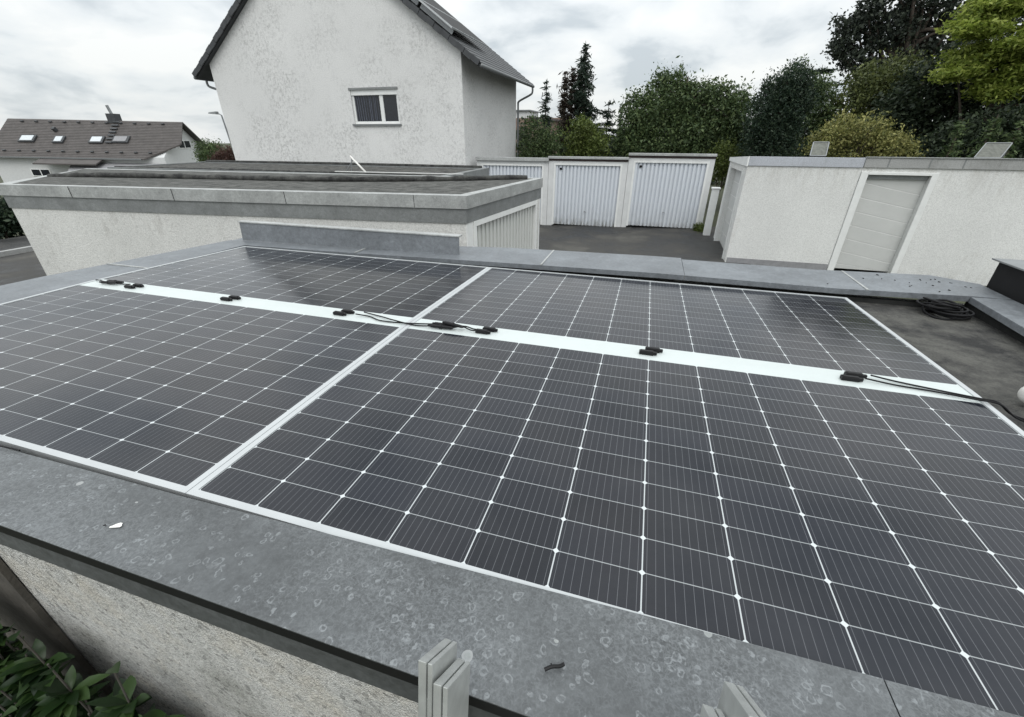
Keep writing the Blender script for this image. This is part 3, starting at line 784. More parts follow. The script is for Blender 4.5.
    for (x, y, z, r) in ((10.3, 20.2, 6.3, .9), (11.2, 20, 6.9, 1.0), (12.3, 20.1, 6.3, 1.0), (11.3, 19.9, 5.5, .95), (10.1, 19.9, 5.0, .75), (12.6, 20, 5.1, .9), (13.4, 20.2, 6.9, 1.1), (11.9, 19.8, 4.5, .7), (10.9, 20, 4.7, .6), (13.6, 20, 5.4, 1.0), (12.6, 19.7, 3.85, .6), (10.4, 20, 6.9, .8), (9.9, 20, 6.1, .6), (9.9, 19.9, 5.3, .55), (10.9, 19.8, 4.3, .5), (11.5, 19.7, 5.1, .9), (12.9, 19.8, 4.5, .8), (10.6, 19.9, 5.5, .8), (12.0, 19.8, 5.9, .9), (11.9, 20.3, 7.6, 1.0), (10.7, 20.3, 7.2, .8)):
        for q in range(5):
            lb.append((x + .5 + random.uniform(-.55, .55) * r, y + random.uniform(-.6, .6) * r, z + random.uniform(-.4, .4) * r, r * .7, r * .6, .13))
    tree('maple_tree', 'bright yellow green tree with layered drooping foliage at the right edge', 'tree', (11.8, 20.4, -.1), lb, 'bright', 4800, 24, .15, .065, .026, shell=1.2, flat=.45, leafflat=.35, tr=.16, top=5.2, limbs=0)
    tree('shrub', 'yellow variegated shrub showing above the white garage roof', 'shrub', (7.7, 18.6, -.1),
         [(6.75, 18.5, 2.75, .5, .6, .5), (7.2, 18.6, 3.2, .6, .6, .5), (7.9, 18.6, 3.1, .7, .6, .5), (8.6, 18.5, 2.75, .7, .6, .4), (9.2, 18.5, 2.5, .4, .5, .35), (7.9, 18.5, 2.0, 1.2, .7, .6)], 'yellow', 560, 24, .10, .045, .022, tr=.07)
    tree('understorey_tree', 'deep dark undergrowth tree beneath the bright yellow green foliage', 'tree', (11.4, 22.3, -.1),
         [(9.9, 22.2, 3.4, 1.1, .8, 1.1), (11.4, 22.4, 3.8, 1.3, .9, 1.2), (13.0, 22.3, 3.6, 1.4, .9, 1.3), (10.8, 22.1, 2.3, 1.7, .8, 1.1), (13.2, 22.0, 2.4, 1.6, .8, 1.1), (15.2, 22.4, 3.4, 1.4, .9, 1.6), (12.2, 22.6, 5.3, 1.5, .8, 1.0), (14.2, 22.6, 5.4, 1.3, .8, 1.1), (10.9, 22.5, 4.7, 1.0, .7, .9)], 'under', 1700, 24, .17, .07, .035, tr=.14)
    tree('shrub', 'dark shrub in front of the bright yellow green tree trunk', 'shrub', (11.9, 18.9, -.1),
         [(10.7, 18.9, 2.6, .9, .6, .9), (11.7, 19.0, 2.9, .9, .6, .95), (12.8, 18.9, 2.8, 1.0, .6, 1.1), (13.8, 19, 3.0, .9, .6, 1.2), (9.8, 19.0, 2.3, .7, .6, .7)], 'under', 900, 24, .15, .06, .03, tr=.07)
    for k, (x, z) in enumerate(((9.95, 3.55), (10.75, 3.65), (11.4, 3.5))):
        conifer('young_conifer', ['left one of three pale young conifers above the right garage roof', 'middle one of three pale young conifers above the right garage roof', 'right one of three pale young conifers above the right garage roof'][k],
                (x, 17.6, -.1), z + .05, .42, 'mixed', 20, .07, .02, .1, .7, .3, 1.3, 'young conifers above the right garage')
    # far wood closing the view
    far = MB()
    pts = []
    lobs = [(x, 38 + random.uniform(-2, 2), random.uniform(.9, 2.0), 2.4, 1.5, random.uniform(1.5, 2.4)) for x in np.linspace(-9.5, 30, 21)]
    pts, _ = lobes_points(lobs, 1500, 14, .28, 2.0)
    fo = thing('far_wood', None, None, (10, 38, -.1)); COL.objects.unlink(fo); bpy.data.objects.remove(fo)
    WL['far_wood_tmp'] = Vector((10, 38, -.1))
    class _D: name = 'far_wood_tmp'
    c = np.asarray(pts)
    def loose_leaves(name, c, L, W, mat, loc):
        n = len(c); a = rng.normal(size=(n, 3)); a /= np.linalg.norm(a, axis=1)[:, None]
        b = rng.normal(size=(n, 3)); b -= a * (a * b).sum(1)[:, None]; b /= np.linalg.norm(b, axis=1)[:, None]
        v = np.stack([c - a * L, c + b * W, c + a * L, c - b * W], 1).reshape(-1, 3) - np.array(loc)
        me = bpy.data.meshes.new(name); me.from_pydata(v.tolist(), [], [(4 * k, 4 * k + 1, 4 * k + 2, 4 * k + 3) for k in range(n)])
        me.materials.append(mat); return link(name, me, None, Vector(loc))
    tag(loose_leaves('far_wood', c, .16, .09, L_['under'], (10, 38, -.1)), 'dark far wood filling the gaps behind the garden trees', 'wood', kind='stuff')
    # left side, far
    tree('shrub', 'red brown hedge bush below the street lamp', 'shrub', (-28.4, 26, -3),
         [(-29.2, 26, 1.1, .8, .6, .8), (-28.3, 26, 1.5, 1.0, .6, .8), (-28.6, 26, -.2, 1.8, .7, 1.6), (-27.2, 26.3, 1.4, .8, .6, 1.0)], 'red', 800, 22, .14, .06, .03, tr=.06)
    tree('broadleaf_tree', 'small round green tree right of the brown roofed house', 'tree', (-31.4, 28, -3.4),
         [(-32.6, 28, 1.5, .9, .8, 1.1), (-31.8, 28, 1.7, .8, .8, .9), (-31.9, 28, .2, 1.5, .8, 1.2)], 'mixed', 800, 22, .15, .06, .03, tr=.09)
    tree('hedge', 'dark green hedge along the pavement at the left edge', 'hedge', (-19.6, 8.4, -.3),
         [(-19.6 + .15 * math.sin(k), 5.6 + .62 * k, .45, .6, .5, .75) for k in range(11)], 'dark', 900, 24, .12, .06, .03, tr=.05)

# --- laurel in the foreground
o = thing('laurel_bush', 'dark glossy laurel bush at the foot of the near garage wall', 'bush', (-.45, -.46, -.1))
def big_leaf(mb, p, d, n, L, W):
    d = d.normalized(); s = d.cross(n).normalized(); n = s.cross(d)
    k = len(mb.v); prof = ((0, .06), (.2, .6), (.45, 1), (.7, .75), (.9, .3), (1, .0))
    for f, wv in prof:
        c = p + d * L * f - Vector((0, 0, 1)) * L * .22 * f * f
        mb.v += [tuple(c - s * W * wv + n * W * .28 * wv), tuple(c), tuple(c + s * W * wv + n * W * .28 * wv)]
    for q in range(len(prof) - 1):
        a = k + 3 * q
        mb.f += [(a, a + 1, a + 4, a + 3), (a + 1, a + 2, a + 5, a + 4)]
lm = MB(); st = MB()
stems = [(-.80, -.285, 1.80), (-.66, -.30, 1.72), (-.55, -.29, 1.66), (-.47, -.31, 1.60), (-.36, -.30, 1.55), (-.24, -.29, 1.60), (-.14, -.30, 1.58), (-.05, -.30, 1.50), (.03, -.32, 1.38), (.08, -.34, 1.25),
         (-.60, -.36, 1.60), (-.42, -.37, 1.48), (-.22, -.38, 1.42), (-.06, -.40, 1.30), (-.34, -.31, 1.76), (-.75, -.40, 1.55), (-.13, -.275, 1.80), (-.92, -.30, 1.78), (-.50, -.285, 1.78), (-.28, -.34, 1.52)]
stems += [(-.88, -.27, 1.88), (-.78, -.275, 1.90), (-.70, -.28, 1.82), (-.98, -.30, 1.86), (-.74, -.30, 1.74), (-.60, -.27, 1.72), (-.84, -.31, 1.80)]
for k in range(46):
    stems.append((random.uniform(-.85, .02), random.uniform(-.40, -.27), random.uniform(1.25, 1.62)))
for (x, y, z) in stems:
    b = Vector((-.45 + (x + .45) * .4, -.46 + (y + .46) * .4, -.1)); tp = Vector((x, y, z))
    pth = bez([b, b.lerp(tp, .5) + Vector((random.uniform(-.06, .06), random.uniform(-.05, .05), 0)), tp], 6)
    st.tube(pth, [.006 * (1 - .6 * k / (len(pth) - 1)) for k in range(len(pth))], 6)
    for k in range(90):
        f = 1 - (k / 90) ** 1.4 * .75; p = pth[min(len(pth) - 1, int(f * (len(pth) - 1)))]
        a = k * 2.4 + random.uniform(-.4, .4); el = random.uniform(.1, .7) + (.5 if k < 4 else 0)
        d = Vector((math.cos(a), math.sin(a), el))
        if p.y + d.y * .09 > -.235: d.y = -abs(d.y) * .2 - .05
        if p.x + d.x * .1 > .1: d.x = -abs(d.x)
        big_leaf(lm, p + Vector((0, 0, random.uniform(-.02, .02))), d, Vector((0, 0, 1)), random.uniform(.065, .115), random.uniform(.013, .021))
lm.build('foliage', L_['laurel'], o, smooth=True); st.build('stems', M['wood'], o)
# weathered board against the wall
mb = MB(); mb.box(-1.75, -.652, -.205, -.188, -.1, 2.06)
tag(mb.build('wooden_board', M['wood'], loc=(-.8, -.2, -.1)), 'dark weathered board standing against the left end of the near garage wall', 'board')

# ------------------------------------------------------------------ long garage to the left
def quadv(a, b, h): return [Vector((a[0], a[1], h)), Vector((b[0], b[1], h))]
A_ = (-1.62, 5.74); Bq = (-1.22, 9.0); Lf = (-10.35, 4.72); Lb_ = (-13.6, 8.1)
def lerp2(a, b, t): return (a[0] + (b[0] - a[0]) * t, a[1] + (b[1] - a[1]) * t)
def ring(z, off=0.0):
    cx = (A_[0] + Bq[0] + Lf[0] + Lb_[0]) / 4; cy = (A_[1] + Bq[1] + Lf[1] + Lb_[1]) / 4
    r = []
    for p in (Lf, A_, Bq, Lb_):
        r.append(Vector((p[0] + off * (1 if p[0] > cx else -1), p[1] + off * (1 if p[1] > cy else -1), z)))
    return r
lg = thing('long_garage', 'long low roughcast garage with a two banded grey metal roof edge', 'garage', ((A_[0] + Lb_[0]) / 2, 6.9, 0))
wl = MB()
# front, rear and left wall as slabs; the right end is open for its door
def wall_slab(mb, a, b, th, z0, z1):
    a, b = Vector((*a, 0)), Vector((*b, 0)); d = (b - a).normalized(); n = Vector((-d.y, d.x, 0)) * th
    mb.hexa([(a.x, a.y, z0), (b.x, b.y, z0), (b.x + n.x, b.y + n.y, z0), (a.x + n.x, a.y + n.y, z0), (a.x, a.y, z1), (b.x, b.y, z1), (b.x + n.x, b.y + n.y, z1), (a.x + n.x, a.y + n.y, z1)])
wall_slab(wl, Lf, A_, .2, -.2, 1.797)
wall_slab(wl, Bq, Lb_, .2, -.2, 1.797)
wall_slab(wl, lerp2(Lb_, Lf, .065), lerp2(Lb_, Lf, .935), .2, -.2, 1.797)
wl.build('wall', M['wall_long'], lg)
# door end: white posts, lintel and ribbed door
e0, e1 = Vector((*A_, 0)), Vector((*Bq, 0)); ed = (e1 - e0).normalized(); en = Vector((ed.y, -ed.x, 0))
def endp(s, z, o_=0.0): p = e0 + ed * s + en * o_; return (p.x, p.y, z)
LE = (e1 - e0).length
fm = MB()
def endbox(mb, s0, s1, z0, z1, o0, o1):
    mb.hexa([endp(s0, z0, o0), endp(s0, z0, o1), endp(s1, z0, o1), endp(s1, z0, o0), endp(s0, z1, o0), endp(s0, z1, o1), endp(s1, z1, o1), endp(s1, z1, o0)])
endbox(fm, .21, .30, 0, 1.71, -.08, .03); endbox(fm, LE - .30, LE - .21, 0, 1.71, -.08, .03); endbox(fm, .21, LE - .21, 1.713, 1.795, -.08, .03)
fm.build('door_frame', M['white_frame'], lg)
for a_, b_ in ((.0, .205), (LE - .205, LE)):
    ps = MB(); endbox(ps, a_, b_, -.2, 1.795, -.15, .012); ps.build('corner_post', M['white_frame'], lg)
def ribbed(s0, s1, z0, z1, f, mb, pitch=.15, dep=.045):
    n = int(round((s1 - s0) / pitch)); w_ = (s1 - s0) / n; prof = []
    for k in range(n):
        a = s0 + k * w_
        prof += [(a, 0), (a + w_ * .58, 0), (a + w_ * .64, -dep), (a + w_ * .94, -dep)]
    prof.append((s1, 0))
    for (a, da), (b, db) in zip(prof[:-1], prof[1:]):
        mb.quad([f(a, z0, da), f(b, z0, db), f(b, z1, db), f(a, z1, da)])
dm = MB(); ribbed(.302, LE - .302, .02, 1.71, lambda s, z, d: endp(s, z, -.03 + d), dm)
dm.build('garage_door', M['door_cream'], lg)
# roof edge: lower band, upper band standing proud, felt inside a dark kerb
def band(z0, z1, off, th):
    mb = MB(); o1, i1 = ring(z0, off), ring(z0, off - th); o2, i2 = ring(z1, off), ring(z1, off - th)
    for k in range(4):
        j = (k + 1) % 4
        mb.hexa([o1[k], o1[j], i1[j], i1[k], o2[k], o2[j], i2[j], i2[k]])
    return mb
band(1.80, 2.016, .02, .1).build('lower_fascia', M['zinc_mid'], lg)
band(2.019, 2.207, .045, .16).build('upper_fascia', M['zinc_pale'], lg)
for s in (.18, .42, .66, .91):
    jm = MB()
    p = Vector((*lerp2(Lf, A_, s), 0)) + Vector((0, -.0485, 0)); d_ = (Vector((*A_, 0)) - Vector((*Lf, 0))).normalized()
    jm.obox(p + Vector((0, 0, 2.113)), d_ * .004, Vector((0, .0015, 0)), (0, 0, .092)); jm.build('sheet_joint', M['dark_metal'], lg)
rs = MB(); rs.quad(ring(2.201, -.1)); rs.build('roof_surface', M['felt_moss'], lg)
kr = MB(); q = ring(2.21, -.16)
kr.tube(bez([(-11.55, 6.15, 2.20), (-10, 6.4, 2.245), (-7.5, 6.75, 2.23), (-5.2, 7.0, 2.24), (-3.2, 7.7, 2.235), (-1.45, 8.75, 2.23)], 6), [.055 + .014 * math.sin(2.7 * k) for k in range(31)], 8)
kr.build('roof_kerb', M['felt_kerb'], lg, smooth=True)
kr = MB(); kr.obox((q[2] + q[3]) / 2 + Vector((3.0, .19, .062)), Vector((1.55, -.0 + .10 * 1.5 / 1.5, 0)), Vector((-.0, .02, 0)), (0, 0, .006)); kr.build('edge_strip', M['white_frame'], lg)

# second garage behind it
rg = thing('rear_garage', 'low dark roofed garage standing between the long garage and the white house', 'garage', (-8, 11.5, 0))
MB().box(-14.5, -3.72, 9.35, 12.4, -.2, 1.947).build('wall', M['wall_long'], rg)
mb = MB(); x0, x1, y0, y1 = -14.6, -3.62, 9.25, 12.5
for a in ((x0, x1, y0, y0 + .16), (x0, x1, y1 - .16, y1), (x0, x0 + .16, y0 + .16, y1 - .16), (x1 - .16, x1, y0 + .16, y1 - .16)): mb.box(*a, 1.95, 2.16)
mb.build('fascia', M['zinc_mid'], rg)
MB().quad([(x0 + .16, y0 + .16, 2.13), (x1 - .16, y0 + .16, 2.13), (x1 - .16, y1 - .16, 2.13), (x0 + .16, y1 - .16, 2.13)]).build('roof_surface', M['felt'], rg)
mb = MB()
mb.tube([(x0 + .2, y1 - .1, 2.17), (-9, y1 - .08, 2.185), (x1 - .2, y1 - .1, 2.17)], .05, 8)
mb.tube([(x0 + .2, y0 + .1, 2.16), (-9, y0 + .12, 2.17), (x1 - .6, y0 + .1, 2.16)], .03, 8)
mb.build('roof_kerb', M['felt_kerb'], rg, smooth=True)
o = thing('vent_pipe', 'slanting white pipe on a rusty bracket on the dark garage roof', 'pipe', (-6.2, 9.75, 2.13))
MB().tube([(-5.98, 9.7, 2.165), (-6.52, 9.9, 2.53)], .024, 10).build('pipe', M['pvc'], o, smooth=True)
MB().tube([(-6.52, 9.85, 2.14), (-6.47, 9.88, 2.48)], .012, 6).tube([(-6.68, 9.8, 2.14), (-6.44, 9.88, 2.44)], .01, 6).build('bracket', M['lid'], o)
MB().box(-6.15, -5.85, 9.62, 9.80, 2.132, 2.157).build('foot_plate', M['lid'], o)

# ------------------------------------------------------------------ white gabled house
HX0, HX1, HY0, HY1, EZ = -16.42, -5.6, 15.5, 22.15, 5.52; AX = (HX0 + HX1) / 2; SL = .705; AZ = EZ + (HX1 - AX) * SL
h = thing('gabled_house', 'tall white rendered house with a steep dark tiled gable roof', 'house', (AX, 18.8, 0))
WX0, WX1, WZ0, WZ1 = -10.12, -8.16, 3.40, 4.50
wm_ = MB(); y = HY0
def gzr(x): return AZ - abs(x - AX) * SL
wm_.quad([(HX0, y, -.2), (WX0, y, -.2), (WX0, y, gzr(WX0)), (AX, y, AZ), (HX0, y, EZ)][:3] + [(AX, y, AZ), (HX0, y, EZ)])
wm_.quad([(WX1, y, -.2), (HX1, y, -.2), (HX1, y, EZ), (WX1, y, gzr(WX1))])
wm_.quad([(WX0, y, -.2), (WX1, y, -.2), (WX1, y, WZ0), (WX0, y, WZ0)])
wm_.quad([(WX0, y, WZ1), (WX1, y, WZ1), (WX1, y, gzr(WX1)), (WX0, y, gzr(WX0))])
d = .16
for a, b in (((WX0, WZ0), (WX1, WZ0)), ((WX1, WZ0), (WX1, WZ1)), ((WX1, WZ1), (WX0, WZ1)), ((WX0, WZ1), (WX0, WZ0))):
    wm_.quad([(a[0], y, a[1]), (b[0], y, b[1]), (b[0], y + d, b[1]), (a[0], y + d, a[1])])
wm_.quad([(HX1, HY0, -.2), (HX1, HY1, -.2), (HX1, HY1, EZ), (HX1, HY0, EZ)])
wm_.quad([(HX0, HY0, -.2), (HX0, HY0, EZ), (HX0, HY1, EZ), (HX0, HY1, -.2)])
wm_.quad([(HX0, HY1, -.2), (HX0, HY1, EZ), (AX, HY1, AZ), (HX1, HY1, EZ), (HX1, HY1, -.2)])
wm_.build('wall', M['wall_house'], h)
# roof slabs with courses of tiles
def roof_side(sgn):
    mb = MB(); ov = .72; run = (HX1 - AX) + ov; n = 30; y0, y1 = HY0 - .20, HY1 + .25
    th = .10
    under = MB()
    for k in range(n):
        a, b = run * k / n, run * (k + 1) / n + .05
        za, zb = AZ + .13 - a * SL, AZ + .13 - b * SL
        xa, xb = AX + sgn * a, AX + sgn * b
        lift = .022
        mb.hexa([(xa, y0, za), (xb, y0, zb + lift), (xb, y1, zb + lift), (xa, y1, za),
                 (xa, y0, za + .03), (xb, y0, zb + lift + .035), (xb, y1, zb + lift + .035), (xa, y1, za + .03)])
    under.hexa([(AX, y0 + .04, AZ + .012), (AX + sgn * run, y0 + .04, AZ + .012 - run * SL), (AX + sgn * run, y1 - .04, AZ + .012 - run * SL), (AX, y1 - .04, AZ + .012),
                (AX, y0 + .04, AZ + .125), (AX + sgn * run, y0 + .04, AZ + .125 - run * SL), (AX + sgn * run, y1 - .04, AZ + .125 - run * SL), (AX, y1 - .04, AZ + .125)])
    return mb, under, run
for sgn in (-1, 1):
    mb, un, run = roof_side(sgn)
    ro = mb.build('roof', M['tile_dark'], h)
    un.build('roof_underside', M['tile_dark'], ro)
    vt = MB()
    for k in range(24):
        a = run * (k + .5) / 24
        c = Vector((AX + sgn * a, HY0 - .225, AZ + .10 - a * SL + (.02 if k % 2 else 0)))
        vt.obox(c, Vector((sgn, 0, -SL)).normalized() * (run / 24 * .6), (0, .022, 0), Vector((SL * sgn, 0, 1)).normalized() * .085)
    vt.build('verge_tiles', M['tile_dark'], ro)
    gx = AX + sgn * (run + .05); gz0 = AZ + .06 - run * SL
    gt = MB(); gt.tube([(gx, HY0 - .16, gz0), (gx, HY1 + .25, gz0)], .065, 10)
    gut = gt.build('gutter', M['gutter'], h, smooth=True)
    ye = HY0 + .35 if sgn < 0 else HY1 + .1
    wx = HX1 if sgn > 0 else HX0
    MB().tube(bez([(gx, ye, gz0 - .05), (gx, ye, gz0 - .22), (gx - sgn * .1, ye, gz0 - .34), (wx + sgn * .14, ye, gz0 - .58), (wx + sgn * .07, ye, gz0 - .72), (wx + sgn * .07, ye, gz0 - 1.0), (wx + sgn * .07, ye, .2)] if sgn > 0 else
                  [(gx, ye, gz0 - .05), (gx, ye, gz0 - .18), (gx - sgn * .1, ye, gz0 - .28), (wx + sgn * .14, ye, gz0 - .42), (wx + sgn * .02, ye, gz0 - .5)], 5), .045, 8).build('downpipe', M['gutter'], gut, smooth=True)
# window
wf = MB(); wy0, wy1 = HY0 + .07, HY0 + .13; fr_ = .085
wf.box(WX0, WX1, wy0, wy1, WZ0, WZ0 + fr_); wf.box(WX0, WX1, HY0 + .03, wy1, WZ1 - .17, WZ1)
wf.box(WX0, WX0 + fr_, wy0, wy1, WZ0 + fr_ + .001, WZ1 - .171); wf.box(WX1 - fr_, WX1, wy0, wy1, WZ0 + fr_ + .001, WZ1 - .171)
mxx = WX0 + (WX1 - WX0) * .63
wf.box(mxx - .075, mxx + .075, wy0, wy1, WZ0 + fr_ + .001, WZ1 - .171)
win = wf.build('window', M['white_frame'], h, bevel=.008)
MB().box(WX0 + fr_, mxx - .075, wy1 - .02, wy1 - .012, WZ0 + fr_, WZ1 - .17).build('pane', M['glass_dark'], win)
MB().box(mxx + .075, WX1 - fr_, wy1 - .02, wy1 - .012, WZ0 + fr_, WZ1 - .17).build('pane', M['glass_dark'], win)
ct = MB()
for k in range(11):
    xx = WX0 + .13 + k * .094 + random.uniform(-.025, .025); ct.tube([(xx, wy1 - .026, WZ0 + fr_ + .02), (xx + random.uniform(-.02, .02), wy1 - .026, WZ1 - .19)], random.uniform(.006, .018), 7)
ct.build('curtain_folds', M['curtain'], win)
MB().box(WX0 - .06, WX1 + .06, HY0 - .07, HY0 + .065, WZ0 - .06, WZ0 - .003).build('sill', M['gutter'], win)
MB().box(WX0 - .05, WX1 + .05, HY0 - .03, HY0 - .002, WZ1 + .003, WZ1 + .07).build('shutter_box', M['zinc_mid'], win)
# solar modules on the right roof slope
o = thing('roof_solar_array', 'row of solar modules mounted on the right slope of the house roof', 'solar panel', (-7.4, 17, 7))
for k in range(3):
    mb = MB(); a0, a1 = 1.55 + k * 1.18, 2.69 + k * 1.18
    nn = Vector((SL, 0, 1)).normalized(); dd = Vector((1, 0, -SL)).normalized()
    c = Vector((AX + (a0 + a1) / 2, 17.15, AZ + .16 - (a0 + a1) / 2 * SL)) + nn * .24
    mb.obox(c, dd * .68, (0, 1.75, 0), nn * .02); mo = mb.build('module', M['dark_metal'], o)
    f = MB()
    for s in (-1, 1): f.obox(c + dd * .69 * s, dd * .012, (0, 1.77, 0), nn * .024); f.obox(c + Vector((0, 1.76 * s, 0)), dd * .70, (0, .012, 0), nn * .024)
    f.build('module_frame', M['frame_alu'], mo)
    r_ = MB(); r_.obox(c - nn * .11 + Vector((0, -1.5, 0)), dd * .66, (0, .02, 0), nn * .08); r_.build('mounting_rail', M['frame_alu'], mo)

# ------------------------------------------------------------------ far garages with ribbed doors
def far_garage(x0, x1, top, d0, d1, zb, dtop, label, brown=True, fas=.08):
    o = thing('ribbed_door_garage', label, 'garage', ((x0 + x1) / 2, 18, 0), 'garages across the courtyard')
    Y0 = 16.0; bb = .07 if brown else 0; lt = top - fas - bb
    wb = MB()
    wb.box(x0, d0, Y0, Y0 + .25, -.3, lt); wb.box(d1, x1, Y0, Y0 + .25, -.3, lt); wb.box(d0, d1, Y0, Y0 + .25, dtop, lt)
    for a_ in ((x0, x0 + .18), (x1 - .18, x1)): wb.hexa([(a_[0], Y0 + .25, -.3), (a_[1], Y0 + .25, -.3), (a_[1], 21.4, -.3), (a_[0], 21.4, -.3), (a_[0], Y0 + .25, lt - .08), (a_[1], Y0 + .25, lt - .08), (a_[1], 21.4, top - .48), (a_[0], 21.4, top - .48)])
    wb.box(x0 + .18, x1 - .18, 21.2, 21.4, -.3, top - .48)
    wb.build('wall', M['wall_far'], o)
    if brown: MB().box(x0 - .005, x1 + .005, Y0 - .02, Y0 + .03, lt + .002, top - fas - .002).build('lower_fascia', M['brownband'], o)
    MB().box(x0 - .02, x1 + .02, Y0 - .09, Y0 + .03, top - fas, top).build('roof_edge', M['zinc_pale'], o, bevel=.01)
    rr = MB(); zr = top - .36
    rr.hexa([(x0 - .01, Y0 + .032, lt - .02), (x1 + .01, Y0 + .032, lt - .02), (x1 + .01, 21.45, zr - .1), (x0 - .01, 21.45, zr - .1), (x0 - .01, Y0 + .032, top - .03), (x1 + .01, Y0 + .032, top - .03), (x1 + .01, 21.45, zr), (x0 - .01, 21.45, zr)])
    rr.build('roof_surface', M['felt'], o)
    fm = MB(); fw = .065
    fm.box(d0, d0 + fw, Y0 - .015, Y0 + .1, zb, dtop - fw); fm.box(d1 - fw, d1, Y0 - .015, Y0 + .1, zb, dtop - fw); fm.box(d0, d1, Y0 - .015, Y0 + .1, dtop - fw + .001, dtop - .002)
    fm.build('door_frame', M['white_frame'], o)
    dm = MB(); ribbed(d0 + fw, d1 - fw, zb + .015, dtop - fw, lambda s, z, d: (s, Y0 + .03 - d, z), dm, .135, .05)
    dr = dm.build('garage_door', M['door_rib'], o)
    MB().box(d0 + .21, d0 + .30, Y0 - .002, Y0 + .024, dtop - .22, dtop - .15).build('latch', M['black'], dr)
    MB().tube([((d0 + d1) / 2, Y0 + .03, zb + .52), ((d0 + d1) / 2, Y0 - .02, zb + .52), ((d0 + d1) / 2 + .06, Y0 - .03, zb + .50)], .014, 6).build('handle', M['gutter'], dr)
    return o
far_garage(.245, 3.0, 2.50, .42, 2.84, .10, 2.27, 'rightmost and highest of the three garages with pale ribbed doors')
far_garage(-2.56, .235, 2.365, -2.36, .06, .0, 2.145, 'middle one of the three garages with pale ribbed doors')
far_garage(-5.35, -2.57, 2.31, -5.16, -2.74, -.04, 2.09, 'leftmost of the three ribbed door garages, partly hidden by the long garage', False, .12)
mb = MB(); mb.box(2.98, 3.19, 15.02, 15.22, .0, 1.52); mb.box(2.955, 3.215, 14.995, 15.245, 1.523, 1.57)
tag(mb.build('gate_post', M['white_frame'], loc=(3.08, 15.1, 0), bevel=.01), 'white gate post in the gap between the ribbed and the white garages', 'post')
# weeds at the foot of the right ribbed garage
o = thing('weed', 'clump of weeds at the foot of the white gate post', 'weed', (2.9, 15.7, .08))
leaf_mesh('leaves', lobes_points([(2.88, 15.75, .18, .16, .14, .14), (3.0, 15.55, .14, .13, .13, .1)], 60, 12, .05, 2)[0], .05, .012, L_['yellowgreen'], o)

# ------------------------------------------------------------------ white garages on the right
wgA = thing('white_garage', 'white rendered garage with a pale sectional door on its left side', 'garage', (4.5, 13.4, 0))
X0, X1, YF, YB = 3.27, 5.665, 11.95, 14.75
b = MB()
b.box(X0, X1, YF, YF + .2, -.2, 2.37)
b.box(X0, X0 + .25, YF + .2, YF + .42, -.2, 2.37); b.box(X0, X0 + .25, 14.32, YB, -.2, 2.37); b.box(X0, X0 + .25, YF + .42, 14.32, 2.2, 2.37)
b.box(X0 + .25, X1, YB - .2, YB, -.2, 2.37)
b.build('wall', M['wall_white'], wgA)
MB().box(X0 + .03, X1 - .002, YF - .012, YF - .002, -.1, .13).build('plinth', M['plinth'], wgA)
def wedge(x0, x1, y0, y1, z0, zf, zr):
    return MB().hexa([(x0, y0, z0), (x1, y0, z0), (x1, y1, z0), (x0, y1, z0), (x0, y0, zf), (x1, y0, zf), (x1, y1, zr), (x0, y1, zr)])
wedge(X0 + .001, X1 - .001, YF - .03, YB + .02, 2.372, 2.578, 2.45).build('roof_edge', M['concrete_pale'], wgA, bevel=.008)
mb = wedge(X0 - .035, X0 - .001, YF - .032, YB + .02, 2.36, 2.58, 2.452); mb.build('side_fascia', M['white_frame'], wgA)
MB().quad([(X0 + .03, YF + .05, 2.579), (X1, YF + .05, 2.579), (X1, YB, 2.456), (X0 + .03, YB, 2.456)]).build('roof_surface', M['felt'], wgA)
for a_, b_ in ((YF + .36, YF + .415), (14.325, 14.39)): MB().box(X0 - .03, X0 + .1, a_, b_, -.05, 2.26).build('door_jamb', M['white_frame'], wgA)
def sectional(f, s0, s1, z0, z1, n, parent, skew=0.0):
    mb = MB(); hgt = (z1 - z0) / n
    cl = lambda z: min(z1, max(z0, z))
    for k in range(-2, n + 2):
        a, b_ = z0 + k * hgt + .011, z0 + (k + 1) * hgt - .011
        al, ar, bl, br = cl(a + skew / 2), cl(a - skew / 2), cl(b_ + skew / 2), cl(b_ - skew / 2)
        if bl - al < .01 and br - ar < .01: continue
        mb.hexa([f(s0, al, .0), f(s1, ar, .0), f(s1, ar, .03), f(s0, al, .03), f(s0, bl, .0), f(s1, br, .0), f(s1, br, .03), f(s0, bl, .03)])
    dr = mb.build('garage_door', M['door_grey'], parent)
    MB().quad([f(s0, z0, .007), f(s1, z0, .007), f(s1, z1, .007), f(s0, z1, .007)]).build('groove_highlight', M['groove'], dr)  # pale backing paints a highlight into the door grooves
    return dr
sectional(lambda s, z, d: (X0 + .14 + d, s, z), YF + .421, 14.319, .02, 2.2, 6, wgA)

wgB = thing('white_garage', 'white rendered garage with a grey sectional door facing the camera', 'garage', (8.5, 14.5, 0))
BX0, BX1 = 5.67, 12.5; D0, D1, DT = 5.82, 7.03, 2.25
b = MB()
b.box(BX0, D0, YF, YF + .3, -.2, 2.385); b.box(D1, BX1, YF, YF + .3, -.2, 2.385); b.box(D0, D1, YF, YF + .3, DT, 2.385)
b.box(BX0, BX0 + .2, YF + .3, 17, -.2, 2.385); b.box(BX1 - .2, BX1, YF + .3, 17, -.2, 2.385); b.box(BX0 + .2, BX1 - .2, 16.8, 17, -.2, 2.385)
b.build('wall', M['wall_white'], wgB)
fm = MB(); fm.box(BX0 + .005, D0, YF - .03, YF - .002, -.05, 2.29); fm.box(D1, D1 + .12, YF - .03, YF - .002, -.05, 2.29); fm.box(D0 + .001, D1 - .001, YF - .03, YF - .002, DT - .02, 2.29)
